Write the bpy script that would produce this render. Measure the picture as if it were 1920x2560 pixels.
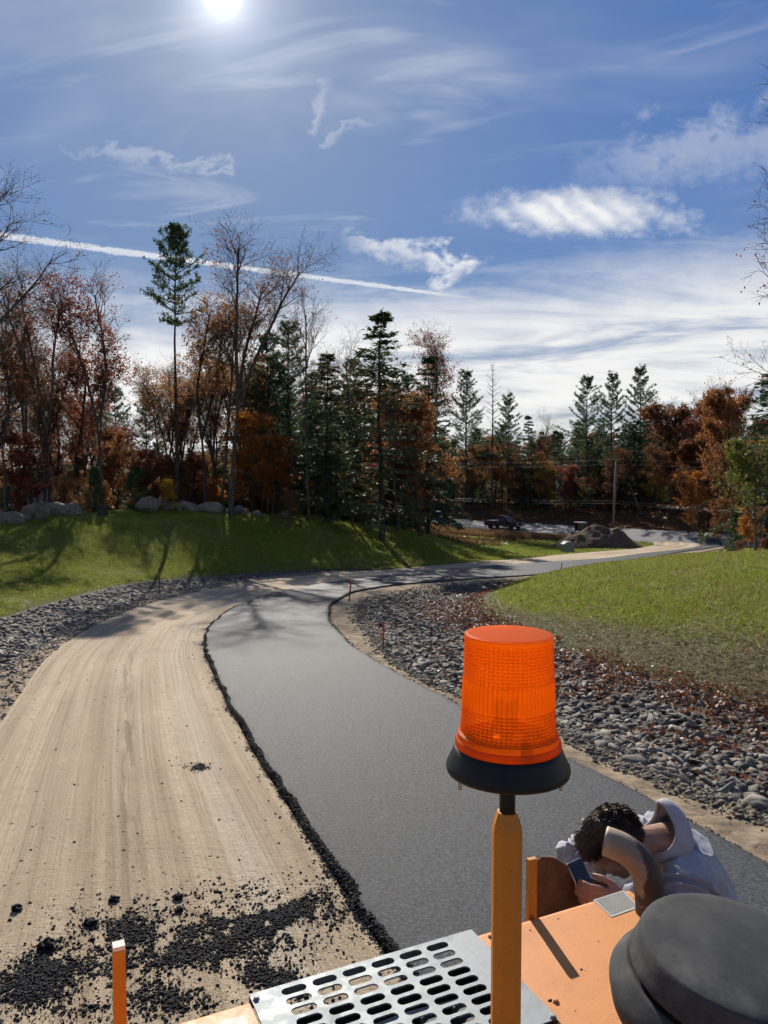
import bpy, bmesh, math, random
import numpy as np
from mathutils import Vector, Matrix, Euler

random.seed(11)
rng = np.random.default_rng(11)
sc = bpy.context.scene
for o in list(bpy.data.objects):
    bpy.data.objects.remove(o)
COL = sc.collection
R = math.radians

# ------------------------------------------------------------------ camera
EYE = 2.9
FPX, PITCH = 770.0, R(-3)
cam_d = bpy.data.cameras.new("camera")
cam_d.sensor_fit = 'HORIZONTAL'
cam_d.sensor_width = 36
cam_d.lens = 36 * FPX / 768
cam_d.clip_start = 0.05
cam_d.clip_end = 5000
cam = bpy.data.objects.new("camera", cam_d)
cam.location = (0, 0, EYE)
cam.rotation_euler = (R(90) + PITCH, 0, 0)
COL.objects.link(cam)
sc.camera = cam

# ------------------------------------------------------------------ exposure
vs = sc.view_settings
sc.display_settings.display_device = 'sRGB'
vs.view_transform = 'Standard'
vs.look = 'None'
vs.exposure = 0.40
vs.gamma = 1
vs.use_curve_mapping = False
sc.cycles.max_bounces = 6
sc.cycles.diffuse_bounces = 2
sc.cycles.glossy_bounces = 2
sc.cycles.transmission_bounces = 5
sc.cycles.transparent_max_bounces = 8
sc.cycles.sample_clamp_indirect = 6
sc.cycles.use_light_tree = False
sc.cycles.use_denoising = True
sc.cycles.use_adaptive_sampling = True
sc.cycles.adaptive_threshold = 0.03
sc.cycles.adaptive_min_samples = 12

# ------------------------------------------------------------------ sun
SUN_EL, SUN_AZ = R(30.4), R(-11.5)          # azimuth measured from +Y towards +X
SDIR = Vector((math.cos(SUN_EL) * math.sin(SUN_AZ), math.cos(SUN_EL) * math.cos(SUN_AZ), math.sin(SUN_EL)))
sun_d = bpy.data.lights.new("sun", 'SUN')
sun_d.energy = 5.0
sun_d.angle = R(0.53)
sun_d.color = (1.0, 0.93, 0.82)
sun = bpy.data.objects.new("sun", sun_d)
sun.rotation_euler = (-SDIR).to_track_quat('-Z', 'Y').to_euler()
sun.location = (0, 0, 30)
COL.objects.link(sun)

# ------------------------------------------------------------------ node expression helper
class NX:
    """wraps a float socket so that shader maths can be written as expressions"""
    def __init__(s, nt, sock): s.nt, s.s = nt, sock
    def _m(s, op, *a):
        n = s.nt.nodes.new('ShaderNodeMath'); n.operation = op
        for i, q in enumerate((s,) + a):
            if isinstance(q, NX): s.nt.links.new(q.s, n.inputs[i])
            else: n.inputs[i].default_value = float(q)
        return NX(s.nt, n.outputs[0])
    def __add__(s, o): return s._m('ADD', o)
    __radd__ = __add__
    def __mul__(s, o): return s._m('MULTIPLY', o)
    __rmul__ = __mul__
    def __sub__(s, o): return s._m('SUBTRACT', o)
    def __rsub__(s, o): return (s * -1) + o
    def __truediv__(s, o): return s._m('DIVIDE', o)
    def pw(s, o): return s._m('POWER', o)
    def mn(s, o): return s._m('MINIMUM', o)
    def mx(s, o): return s._m('MAXIMUM', o)
    def ab(s): return s._m('ABSOLUTE')
    def sqrt(s): return s._m('SQRT')
    def acos(s): return s._m('ARCCOSINE')
    def exp(s): return s._m('EXPONENT')
    def sin(s): return s._m('SINE')
    def sm(s, a, b, lo=0.0, hi=1.0):
        n = s.nt.nodes.new('ShaderNodeMapRange'); n.interpolation_type = 'SMOOTHSTEP'
        if a > b: a, b, lo, hi = b, a, hi, lo
        s.nt.links.new(s.s, n.inputs[0])
        for i, q in zip((1, 2, 3, 4), (a, b, lo, hi)): n.inputs[i].default_value = q
        return NX(s.nt, n.outputs[0])

def comb(nt, x, y, z):
    n = nt.nodes.new('ShaderNodeCombineXYZ')
    for i, q in enumerate((x, y, z)):
        if isinstance(q, NX): nt.links.new(q.s, n.inputs[i])
        else: n.inputs[i].default_value = q
    return n.outputs[0]

def noise(nt, vec, scale, detail=4, rough=.55, dist=0.0):
    n = nt.nodes.new('ShaderNodeTexNoise')
    n.inputs['Scale'].default_value = scale
    n.inputs['Detail'].default_value = detail
    n.inputs['Roughness'].default_value = rough
    n.inputs['Distortion'].default_value = dist
    if vec is not None: nt.links.new(vec, n.inputs['Vector'])
    return NX(nt, n.outputs['Fac'])

def mixc(nt, fac, a, b):
    n = nt.nodes.new('ShaderNodeMix'); n.data_type = 'RGBA'
    if isinstance(fac, NX): nt.links.new(fac.s, n.inputs[0])
    else: n.inputs[0].default_value = fac
    for i, q in ((6, a), (7, b)):
        if isinstance(q, (tuple, list)): n.inputs[i].default_value = tuple(q)[:3] + (1,)
        else: nt.links.new(q, n.inputs[i])
    return n.outputs[2]

# ------------------------------------------------------------------ sky
def ray(u, v):
    """direction of a point of the sky, given on the picture plane of a level 26 mm lens"""
    x, y = (u - 384) / FPX, (512 - v) / FPX
    d = Vector((x, math.cos(PITCH) - y * math.sin(PITCH), math.sin(PITCH) + y * math.cos(PITCH)))
    return d

def az_el(u, v):
    d = ray(u, v)
    return d.x / d.y, d.z / d.y

SKY_STRENGTH = 0.1
world = bpy.data.worlds.new("World")
sc.world = world
world.use_nodes = True
world.cycles.sampling_method = 'MANUAL'
world.cycles.sample_map_resolution = 512
wt = world.node_tree
wt.nodes.clear()
out = wt.nodes.new('ShaderNodeOutputWorld')
bg = wt.nodes.new('ShaderNodeBackground')
bg.inputs[1].default_value = SKY_STRENGTH
wt.links.new(bg.outputs[0], out.inputs[0])
sky = wt.nodes.new('ShaderNodeTexSky')
sky.sky_type = 'NISHITA'
sky.sun_disc = False
sky.sun_elevation = SUN_EL
sky.sun_rotation = SUN_AZ
sky.altitude = 150
sky.air_density = 1.0
sky.dust_density = 0.6
sky.ozone_density = 2.5
tc = wt.nodes.new('ShaderNodeTexCoord')
nrm = wt.nodes.new('ShaderNodeVectorMath'); nrm.operation = 'NORMALIZE'
wt.links.new(tc.outputs['Generated'], nrm.inputs[0])
sep = wt.nodes.new('ShaderNodeSeparateXYZ')
wt.links.new(nrm.outputs[0], sep.inputs[0])
DX, DY, DZ = (NX(wt, sep.outputs[i]) for i in range(3))
bw = wt.nodes.new('ShaderNodeRGBToBW'); wt.links.new(sky.outputs[0], bw.inputs[0])
LUM = NX(wt, bw.outputs[0])
# highlight roll-off of the bright part of the sky, as a phone camera records it
k = (LUM * 0.26 + 1.0).pw(-1.0) * .84
scl = wt.nodes.new('ShaderNodeVectorMath'); scl.operation = 'SCALE'
wt.links.new(sky.outputs[0], scl.inputs[0]); wt.links.new(k.s, scl.inputs['Scale'])
tint = wt.nodes.new('ShaderNodeVectorMath'); tint.operation = 'MULTIPLY'
wt.links.new(scl.outputs[0], tint.inputs[0]); tint.inputs[1].default_value = (0.67, 0.95, 1.40)
skycol = tint.outputs[0]
ang = (DX * SDIR.x + DY * SDIR.y + DZ * SDIR.z).mn(1.0).mx(-1.0).acos() * (180 / math.pi)
zz = DZ.mx(0.0)
PX, PY = DX / (zz + 0.10), DY / (zz + 0.10)
pv = comb(wt, PX, PY, 0.0)
el = zz / (DX * DX + DY * DY).mx(1e-4).sqrt()
fwd = DY.mx(0.02)
A_, E_ = DX / fwd, zz / fwd
front = DY.sm(0.05, 0.3)
fine = noise(wt, comb(wt, A_, E_, 0.0), 60, 3, .65)
med = noise(wt, comb(wt, A_, E_ * 1.6, 4.0), 16, 4, .62, .3)
low = noise(wt, comb(wt, A_, E_, 8.0), 7, 2, .6)
# thin high veil
veil = noise(wt, comb(wt, PX * 0.55, PY * 0.9, 3.1), 1.1, 4, .62, .6).sm(.46, .78) * 0.26
veil2 = noise(wt, comb(wt, PX * 1.0 + PY * .4, PY * 2.2, 7.7), 1.5, 4, .6, 1.2).sm(.54, .80) * 0.24
# cirrus bank low over the horizon, with blue gaps
n1 = noise(wt, comb(wt, PX * .35, PY * .55, 0.0), 1.0, 4, .6, .5)
n2 = noise(wt, comb(wt, A_ * 2.0, E_ * 14.0, 2.0), 1.3, 5, .62, .7)
edge = el - A_.mx(-.6).mn(.6) * front * .05 + (n1 - 0.5) * 0.20 + (n2 - .5) * .16 + (med - .5) * .05 * front
bank = edge.sm(.285, .150) * (n2 * .8 + n1 * .5).sm(.46, .68, .22, 1.0)
def capsule(p, q, w0, w1, warp=.0):
    (a0, e0), (a1, e1) = az_el(*p), az_el(*q)
    dx, dy = a1 - a0, e1 - e0
    L2 = dx * dx + dy * dy
    Aw, Ew = A_ + (low - .5) * warp, E_ + (med - .5) * warp * .9
    t = (((Aw - a0) * dx + (Ew - e0) * dy) / L2).mx(0.0).mn(1.0)
    rx, ry = Aw - a0 - t * dx, Ew - e0 - t * dy
    d = (rx * rx + ry * ry).sqrt()
    return (d, t, t * (w1 - w0) + w0)
# vapour trail
d, t, w = capsule((-220, 206), (522, 305), 0.0066, 0.0026)
dw = d + (fine - .5) * w * 1.8 + (med - .5) * w * .9
trail = (dw / w).sm(1.15, .35) * t.sm(1.0, .88, .0, .78) * (fine * .9 + med * .5 + .22).mn(1.0)
# rippled white patch
a0, e0 = az_el(584, 212)
qx, qy = (A_ - a0) / 0.145, (E_ - e0 + (A_ - a0) * 0.015) / 0.032
rip = (A_ * 150.0 + E_ * 190.0 + med * 9.0).sin() * .5 + .5
rr = (qx * qx + qy * qy).sqrt() + (med - .5) * 1.3 + (fine - .5) * .7
patch = rr.sm(1.25, .25) * (rip * .30 + fine * .5 + .42).mn(1.0)
# hooked wisp and small curls
wisps = None
for p, q, w0, w1, s in (((345, 246), (420, 254), .010, .014, .55), ((420, 254), (476, 266), .013, .011, .75), ((476, 266), (445, 285), .014, .014, .7),
                     ((328, 92), (312, 128), .011, .008, .24), ((385, 112), (328, 143), .009, .007, .20), ((60, 152), (240, 170), .007, .006, .20),
                     ((600, 172), (768, 140), .030, .045, .26)):
    d, t, w = capsule(p, q, w0, w1, .10)
    c = (d / w * .8 + (med - .5) * 2.2 + (fine - .5) * 1.2).sm(1.25, -.15) * s * t.sm(-.1, .35, .3, 1.0)
    wisps = c if wisps is None else wisps.mx(c)
cl = (veil + veil2).mn(.42) * el.sm(.12, .30)
cl = cl.mx(bank * .97)
cl = cl.mx((trail * .9).mx(patch * .95).mx(wisps) * front)
# clouds are brighter towards the sun behind them
lit = (ang * (-1 / 24.0)).exp() * 1.6 + 6.5
cc = wt.nodes.new('ShaderNodeVectorMath'); cc.operation = 'SCALE'
cc.inputs[0].default_value = (1.0, 0.995, 0.985)
shade = (n1 * .3 + n2 * .25 + .74)
wt.links.new((lit * shade).s, cc.inputs['Scale'])
col = mixc(wt, cl.mn(1.0), skycol, cc.outputs[0])
# the sun behind the thin veil
glow = ((ang / 0.5).pw(2.0) * -1).exp() * 120.0 + (ang * (-1 / 1.3)).exp() * 10.0 + (ang * (-1 / 6.0)).exp() * 1.3
ga = wt.nodes.new('ShaderNodeVectorMath'); ga.operation = 'SCALE'
ga.inputs[0].default_value = (1.0, .98, .95); wt.links.new(glow.s, ga.inputs['Scale'])
ad = wt.nodes.new('ShaderNodeVectorMath'); ad.operation = 'ADD'
wt.links.new(col, ad.inputs[0]); wt.links.new(ga.outputs[0], ad.inputs[1])
wt.links.new(ad.outputs[0], bg.inputs[0])

# ------------------------------------------------------------------ mesh helpers
def tag(o, label=None, cat=None, group=None, kind=None):
    if label: o['label'] = label
    if cat: o['category'] = cat
    if group: o['group'] = group
    if kind: o['kind'] = kind
    return o

def mesh_np(name, v, f, mats, smooth=False, mi=None, uv=None):
    me = bpy.data.meshes.new(name)
    v = np.asarray(v, dtype=np.float32)
    if isinstance(f, np.ndarray):
        n, kk = f.shape
        me.vertices.add(len(v)); me.vertices.foreach_set('co', v.ravel())
        me.loops.add(n * kk); me.loops.foreach_set('vertex_index', f.astype(np.int32).ravel())
        me.polygons.add(n)
        me.polygons.foreach_set('loop_start', np.arange(0, n * kk, kk, dtype=np.int32))
        me.polygons.foreach_set('loop_total', np.full(n, kk, dtype=np.int32))
    else:
        me.from_pydata([tuple(map(float, p)) for p in v], [], [tuple(map(int, q)) for q in f])
    for m in (mats if isinstance(mats, (list, tuple)) else [mats]):
        me.materials.append(m)
    if mi is not None: me.polygons.foreach_set('material_index', np.asarray(mi, dtype=np.int32))
    me.update(calc_edges=True)
    if uv is not None:
        ul = me.uv_layers.new(name='UVMap')
        li = np.empty(len(me.loops), dtype=np.int32); me.loops.foreach_get('vertex_index', li)
        ul.data.foreach_set('uv', np.asarray(uv, dtype=np.float32)[li].ravel())
    if smooth: me.polygons.foreach_set('use_smooth', np.ones(len(me.polygons), dtype=bool))
    me.validate()
    return me

def link(name, data, parent=None, loc=None, rot=None, scale=None):
    o = bpy.data.objects.new(name, data)
    COL.objects.link(o)
    if parent is not None: o.parent = parent
    if loc is not None: o.location = loc
    if rot is not None: o.rotation_euler = rot
    if scale is not None: o.scale = scale if hasattr(scale, '__len__') else (scale,) * 3
    return o

def mk(name, vf, mat, parent=None, smooth=False, uv=None, loc=None, rot=None, scale=None, mi=None):
    return link(name, mesh_np(name, vf[0], vf[1], mat, smooth, mi, uv), parent, loc, rot, scale)

def empty(name, loc=(0, 0, 0), rz=0.0):
    o = link(name, None, loc=loc, rot=(0, 0, rz))
    o.empty_display_size = .2
    return o

def join(*parts):
    V, Fc, n = [], [], 0
    for v, f in parts:
        V.extend([tuple(p) for p in v]); Fc.extend([tuple(int(i) + n for i in q) for q in f]); n += len(v)
    return V, Fc

def xf(vf, M):
    return [tuple(M @ Vector(p)) for p in vf[0]], vf[1]

def bm_out(bm):
    bm.verts.ensure_lookup_table(); bm.verts.index_update()
    r = [tuple(v.co) for v in bm.verts], [tuple(v.index for v in f.verts) for f in bm.faces]
    bm.free(); return r

def box(c, s, bev=0.0, rot=None, seg=2):
    bm = bmesh.new(); bmesh.ops.create_cube(bm, size=1)
    for v in bm.verts: v.co = Vector((v.co.x * s[0], v.co.y * s[1], v.co.z * s[2]))
    if bev > 0: bmesh.ops.bevel(bm, geom=list(bm.edges), offset=bev, segments=seg, affect='EDGES', profile=.6)
    M = Matrix.Translation(c) @ (Euler(rot).to_matrix().to_4x4() if rot else Matrix())
    bm.transform(M)
    return bm_out(bm)

def tube(path, rad, n=12, caps=True, flat=None):
    P = [Vector(p) for p in path]
    rad = rad if hasattr(rad, '__len__') else [rad] * len(P)
    V, Fc = [], []
    T = []
    for i in range(len(P)):
        a, b = P[max(i - 1, 0)], P[min(i + 1, len(P) - 1)]
        T.append((b - a).normalized())
    up = Vector((0, 0, 1)) if abs(T[0].z) < .9 else Vector((1, 0, 0))
    x = T[0].cross(up).normalized()
    for i in range(len(P)):
        x = (x - T[i] * x.dot(T[i])).normalized(); y = T[i].cross(x)
        for j in range(n):
            a = 2 * math.pi * j / n
            V.append(tuple(P[i] + (x * math.cos(a) + y * math.sin(a) * (flat or 1)) * rad[i]))
    for i in range(len(P) - 1):
        for j in range(n):
            a, b = i * n + j, i * n + (j + 1) % n
            Fc.append((a, b, b + n, a + n))
    if caps:
        Fc.append(tuple(range(n - 1, -1, -1))); Fc.append(tuple(range((len(P) - 1) * n, len(P) * n)))
    return V, Fc

def lathe(prof, n=48, close=True):
    V, Fc = [], []
    for r, z in prof:
        for j in range(n):
            a = 2 * math.pi * j / n
            V.append((r * math.cos(a), r * math.sin(a), z))
    for i in range(len(prof) - 1):
        for j in range(n):
            a, b = i * n + j, i * n + (j + 1) % n
            Fc.append((a, b, b + n, a + n))
    if close:
        Fc.append(tuple(range(n - 1, -1, -1))); Fc.append(tuple(range((len(prof) - 1) * n, len(prof) * n)))
    return V, Fc

def prism(poly, z0, z1):
    n = len(poly)
    V = [(x, y, z0) for x, y in poly] + [(x, y, z1) for x, y in poly]
    Fc = [tuple(range(n - 1, -1, -1)), tuple(range(n, 2 * n))] + [(i, (i + 1) % n, (i + 1) % n + n, i + n) for i in range(n)]
    return V, Fc

# ------------------------------------------------------------------ materials
MATS = {}
def mat(name, col, rough=.7, col2=None, scale=8.0, detail=5, lo=.38, hi=.64, bump=0.0, bscale=None, metal=0.0, spec=.5, coat=0.0,
        col3=None, scale3=2.0, lo3=.5, hi3=.7, rough2=None, vec='Object'):
    m = bpy.data.materials.new(name); MATS[name] = m
    m.use_nodes = True
    nt = m.node_tree; b = nt.nodes['Principled BSDF']
    b.inputs['Roughness'].default_value = rough
    b.inputs['Metallic'].default_value = metal
    b.inputs['Specular IOR Level'].default_value = spec
    b.inputs['Coat Weight'].default_value = coat
    b.inputs['Base Color'].default_value = tuple(col) + (1,)
    t = nt.nodes.new('ShaderNodeTexCoord')
    v = t.outputs[vec]
    if col2 is not None:
        f = noise(nt, v, scale, detail, .6).sm(lo, hi)
        c = mixc(nt, f, col, col2)
        if col3 is not None:
            f3 = noise(nt, v, scale3, 6, .62, .3).sm(lo3, hi3)
            c = mixc(nt, f3, c, col3)
        nt.links.new(c, b.inputs['Base Color'])
        if rough2 is not None:
            nt.links.new(f.sm(0, 1, rough, rough2).s, b.inputs['Roughness'])
    if bump:
        h = noise(nt, v, bscale or scale * 3, 6, .65)
        bn = nt.nodes.new('ShaderNodeBump'); bn.inputs['Strength'].default_value = 1.0; bn.inputs['Distance'].default_value = bump
        nt.links.new(h.s, bn.inputs['Height']); nt.links.new(bn.outputs[0], b.inputs['Normal'])
    return m

def leaf_mat(name, c1, c2, c3, trans=.5, rough=.55):
    """colour changes from leaf to leaf; light passes through"""
    m = bpy.data.materials.new(name); MATS[name] = m
    m.use_nodes = True
    nt = m.node_tree; nt.nodes.clear()
    o = nt.nodes.new('ShaderNodeOutputMaterial')
    g = nt.nodes.new('ShaderNodeNewGeometry')
    r = NX(nt, g.outputs['Random Per Island'])
    oi = nt.nodes.new('ShaderNodeObjectInfo')
    ro = NX(nt, oi.outputs['Random'])
    c = mixc(nt, r.sm(0, .6), c1, c2)
    c = mixc(nt, (r * .6 + ro * .55).sm(.62, 1.0), c, c3)
    df = nt.nodes.new('ShaderNodeBsdfPrincipled'); df.inputs['Roughness'].default_value = rough; df.inputs['Specular IOR Level'].default_value = .35
    tr = nt.nodes.new('ShaderNodeBsdfTranslucent')
    nt.links.new(c, df.inputs['Base Color']); nt.links.new(c, tr.inputs['Color'])
    mx = nt.nodes.new('ShaderNodeMixShader'); mx.inputs[0].default_value = trans
    nt.links.new(df.outputs[0], mx.inputs[1]); nt.links.new(tr.outputs[0], mx.inputs[2])
    nt.links.new(mx.outputs[0], o.inputs[0])
    return m
# ------------------------------------------------------------------ terrain: lines of the road, all running away from the camera (x, y)
LN = {
 'L0': [(-1, -14), (-3, -8), (-6, 0), (-7.5, 5), (-9.8, 14), (-11.42, 22.7), (-11.86, 26.03), (-11.95, 28.98), (-12.15, 33.12), (-11.85, 36.4), (-10.85, 38.64), (-9.45, 40.4), (-7.91, 42.34), (-4.92, 45.39), (-2.81, 46.83)],
 'L1': [(1, -14), (-.6, -8), (-3.2, 0), (-4.9, 5), (-6.6, 11), (-7.49, 14.84), (-7.76, 16.4), (-8.11, 18.39), (-8.6, 21.37), (-8.85, 24.3), (-8.9, 28.06), (-8.72, 31.02), (-8.05, 34.42), (-7.09, 37.97), (-5.2, 41.94), (-2.74, 45.57)],
 'L2': [(3, -14), (1.3, -8), (-1.7, 0), (-3.5, 5), (-5.51, 10.87), (-6.11, 12.71), (-7.02, 15.58), (-7.54, 17.74), (-8.07, 21.37), (-8.35, 25.61), (-8.15, 28.98), (-7.58, 32.39), (-6.8, 36.4), (-4.47, 40.78), (-2.24, 44.03), (0.86, 46.83), (4.51, 52.38), (7.97, 57.11), (10.54, 59.41), (15.51, 67.58), (21.7, 75.64), (27.46, 82.29), (31, 88), (33, 94)],
 'L3': [(6.5, -14), (4.7, -8), (1.9, 0), (0.02, 4.97), (-0.51, 6.4), (-1.49, 9.03), (-2.71, 12.72), (-3.97, 16.78), (-4.76, 20.38), (-5.05, 24.74), (-4.55, 30.17), (-2.79, 35.52), (0.54, 41.54), (4.88, 47.33), (9.19, 51.77), (17.05, 59.41), (24.57, 70.82), (32.42, 81.26), (36, 87), (38, 94)],
 'L4': [(10.6, -14), (8.5, -8), (5.5, 0), (3.6, 5), (3.19, 6.23), (2.92, 7.32), (2.27, 9.03), (1.69, 10.22), (1.11, 12.05), (0.26, 14.26), (-0.73, 17.45), (-1.57, 21.79), (-1.89, 26.22), (-1.31, 31.2), (0.41, 34.58), (3.92, 37.97), (7.88, 40.78), (13.74, 47.84), (21.03, 61.05), (30.18, 75.64), (38, 86), (41, 94)],
 'L5': [(12.5, -14), (10, -8), (7, 0), (4.6, 6), (3.81, 7.48), (3.26, 8.39), (2.98, 8.88), (2.71, 9.94), (2.46, 10.73), (1.69, 12.11), (0.71, 13.89), (0.14, 17.18), (-0.03, 19.47), (-0.36, 23.05), (-0.55, 26.53), (0.23, 29.77), (2.7, 33.89), (5.37, 36.71), (9.2, 40.4), (14.9, 47.2), (22.4, 60.5), (31.4, 75), (39, 86), (42, 94)],
 'L6': [(17, -14), (14, -8), (11, 0), (9, 5), (6.9, 10), (5.87, 11.59), (5.55, 12.11), (5.19, 13.46), (4.86, 14.54), (4.52, 15.36), (4.02, 17.59), (3.45, 20.38), (3.08, 24.47), (3.27, 27.19), (3.64, 28.98), (4.89, 33.37), (6.6, 36.9), (9.9, 40.4), (15.6, 47.2), (23.0, 60.5), (32.0, 75), (39.6, 86), (43, 94)],
}
YG = np.arange(-14, 110.01, .1)
def _smooth(a, k):
    ker = np.hanning(k); ker /= ker.sum()
    p = np.pad(a, (k // 2, k // 2), mode='reflect', reflect_type='odd')
    return np.convolve(p, ker, 'valid')[:len(a)]
XL = {}
for kx, pts in LN.items():
    pts = np.array(pts)
    XL[kx] = _smooth(np.interp(YG, pts[:, 1], pts[:, 0]), 31)
merge = YG > 45.4
XL['L1'] = np.where(merge, XL['L2'] - .02, np.minimum(XL['L1'], XL['L2'] - .02))
XL['L0'] = np.where(YG > 46.2, XL['L2'] - .04, np.minimum(XL['L0'], XL['L1'] - .02))
def xl(kx, y): return np.interp(y, YG, XL[kx])
P0 = np.stack([XL['L0'], YG], 1)[::5]
P6 = np.stack([XL['L6'], YG], 1)[::5]

def pdist(x, y, P):
    x = np.asarray(x, float); y = np.asarray(y, float)
    best = np.full(x.shape, 1e9)
    for i in range(len(P) - 1):
        ax, ay = P[i]; bx, by = P[i + 1]
        dx, dy = bx - ax, by - ay
        t = np.clip(((x - ax) * dx + (y - ay) * dy) / (dx * dx + dy * dy), 0, 1)
        best = np.minimum(best, (x - ax - t * dx) ** 2 + (y - ay - t * dy) ** 2)
    return np.sqrt(best)

def vnoise(x, y, s, seed=0):
    """smooth value noise, -1..1"""
    x = np.asarray(x, float) / s + seed * 17.3; y = np.asarray(y, float) / s + seed * 7.9
    i, j = np.floor(x), np.floor(y); fx, fy = x - i, y - j
    fx = fx * fx * (3 - 2 * fx); fy = fy * fy * (3 - 2 * fy)
    h = lambda a, b: (np.sin(a * 127.1 + b * 311.7) * 43758.5453) % 1.0
    return ((h(i, j) * (1 - fx) + h(i + 1, j) * fx) * (1 - fy) + (h(i, j + 1) * (1 - fx) + h(i + 1, j + 1) * fx) * fy) * 2 - 1

def zb(y):
    y = np.asarray(y, float)
    t = np.clip((y - 75) / 25., 0, 1)
    return np.where(y < 75, -.065 * y, -.065 * (75 + 25 * (t - t * t / 2)))

E0 = np.array((31.0, 94.0)); ED = np.array((-.722, .692)); EN = np.array((.692, .722))    # street: near edge, direction, across
def street_d(x, y): return (np.asarray(x) - E0[0]) * EN[0] + (np.asarray(y) - E0[1]) * EN[1]

# signed distances to the two lawn edges, tabulated on a 0.25 m grid
_gx0, _gy0, _gs = -95.0, -14.0, .25
_qx, _qy = np.meshgrid(np.arange(-95, 95.01, _gs), np.arange(-14, 130.01, _gs))
_D0 = pdist(_qx, _qy, P0[::2]) * np.where(_qx < xl('L0', _qy), 1, -1)
_D6 = pdist(_qx, _qy, P6[::2]) * np.where(_qx > xl('L6', _qy), 1, -1)
def _look(T_, x, y):
    x, y = np.broadcast_arrays(np.asarray(x, float), np.asarray(y, float))
    fx = np.clip((x - _gx0) / _gs, 0, T_.shape[1] - 1.001); fy = np.clip((y - _gy0) / _gs, 0, T_.shape[0] - 1.001)
    i, j = fx.astype(int), fy.astype(int); a, b = fx - i, fy - j
    return (T_[j, i] * (1 - a) + T_[j, i + 1] * a) * (1 - b) + (T_[j + 1, i] * (1 - a) + T_[j + 1, i + 1] * a) * b
def left_d(x, y): return _look(_D0, x, y)
def right_d(x, y): return _look(_D6, x, y)

def H(x, y):
    x, y = np.broadcast_arrays(np.asarray(x, float), np.asarray(y, float))
    z = zb(y).copy()
    near = (y > -14) & (y < 108)
    d0, d6 = left_d(x, y), right_d(x, y)
    ds = street_d(x, y)
    A = np.interp(x, [-32, -24, -17], [.68, .78, 1.0]) * np.interp(y, [5, 20, 36, 45, 52, 62, 90], [1.2, 2.0, 2.75, 3.6, 3.8, 3.3, 2.5]) * np.interp(x, [-6, 0, 4, 7, 10, 13], [1, .82, .58, .28, .08, 0])
    f = np.clip(d0 / 12.5, 0, 1)
    hl = A * (.45 * f + .55 * f * f * (3 - 2 * f)) - .075 * np.clip(d0 - 13, 0, 45) * np.clip(A / 2, 0, 1)
    z += np.where(d0 > 0, hl, 0)
    Bm = np.interp(y, [-10, 5, 25, 45, 70, 95], [1.2, 1.7, 2.05, 1.5, .5, .15])
    hr = Bm * (1 - np.exp(-np.clip(d6, 0, None) / 4.6))
    z += np.where(d6 > 0, hr, 0)
    lawn = np.clip(np.maximum(d0, d6) / 1.5, 0, 1)
    z += lawn * (vnoise(x, y, 2.3, 1) * .045 + vnoise(x, y, .8, 2) * .018)
    # swales filled with stone
    a, b = xl('L0', y), xl('L1', y)
    t = np.clip((x - a) / np.maximum(b - a, .05), 0, 1)
    z -= np.sin(t * math.pi) * .28 * np.clip((b - a) / 2, 0, 1)
    a, b = xl('L5', y), xl('L6', y)
    t = np.clip((x - a) / np.maximum(b - a, .05), 0, 1)
    z -= np.sin(t * math.pi) * .26 * np.clip((b - a) / 2, 0, 1) * near
    # shoulder on the right
    a, b = xl('L4', y), xl('L5', y)
    t = (x - a) / np.maximum(b - a, .05)
    sh = np.where((t > 0) & (t < 1), np.clip(np.minimum(t, 1 - t) * 6, 0, 1), 0)
    z += sh * (vnoise(x, y, .55, 5) * .035 + vnoise(x, y, .22, 6) * .022)
    # far side of the street
    z += .115 * np.clip(ds, 0, 8.2) + .21 * np.clip(ds - 9, 0, 8.5) + .012 * np.clip(ds - 18, 0, 200)
    return z

def Hs(x, y): return float(H(np.array([x]), np.array([y]))[0])

# arclength along the road for streaks that follow it
_s = np.concatenate([[0], np.cumsum(np.hypot(np.diff(XL['L3']), .1))])
def arc(y): return np.interp(y, YG, _s)

YR = np.concatenate([np.arange(-10, 30, .12), np.arange(30, 62, .09), np.arange(62, 94.01, .3)])
def strip(name, ka, kb, n, off, mats, label=None, y0=-10, y1=94, bump=None, kind='structure', parent=None):
    ys = YR[(YR >= y0) & (YR <= y1)]
    a, b = xl(ka, ys), xl(kb, ys)
    t = np.linspace(0, 1, n)
    X = a[:, None] + (b - a)[:, None] * t[None]
    Y = np.repeat(ys[:, None], n, 1)
    Z = H(X.ravel(), Y.ravel()).reshape(X.shape) + off
    if bump is not None: Z = Z + bump(X, Y, t[None] * np.ones_like(X))
    V = np.stack([X, Y, Z], -1).reshape(-1, 3)
    i = np.arange(len(ys) - 1)[:, None] * n + np.arange(n - 1)[None]
    Fq = np.stack([i, i + 1, i + n + 1, i + n], -1).reshape(-1, 4)
    uv = np.stack([(t[None] * np.ones_like(X)) * 3.6, np.repeat(arc(ys)[:, None], n, 1)], -1).reshape(-1, 2)
    o = mk(name, (V, Fq), mats, parent, True, uv)
    if kind: o['kind'] = kind
    if label: o['label'] = label
    return o

# ------------------------------------------------------------------ ground materials
def uvnode(nt):
    n = nt.nodes.new('ShaderNodeUVMap'); s = nt.nodes.new('ShaderNodeSeparateXYZ')
    nt.links.new(n.outputs[0], s.inputs[0])
    return NX(nt, s.outputs[0]), NX(nt, s.outputs[1])

def bump_to(nt, b, h, dist):
    bn = nt.nodes.new('ShaderNodeBump'); bn.inputs['Strength'].default_value = 1.0; bn.inputs['Distance'].default_value = dist
    nt.links.new(h.s, bn.inputs['Height']); nt.links.new(bn.outputs[0], b.inputs['Normal'])

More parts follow.
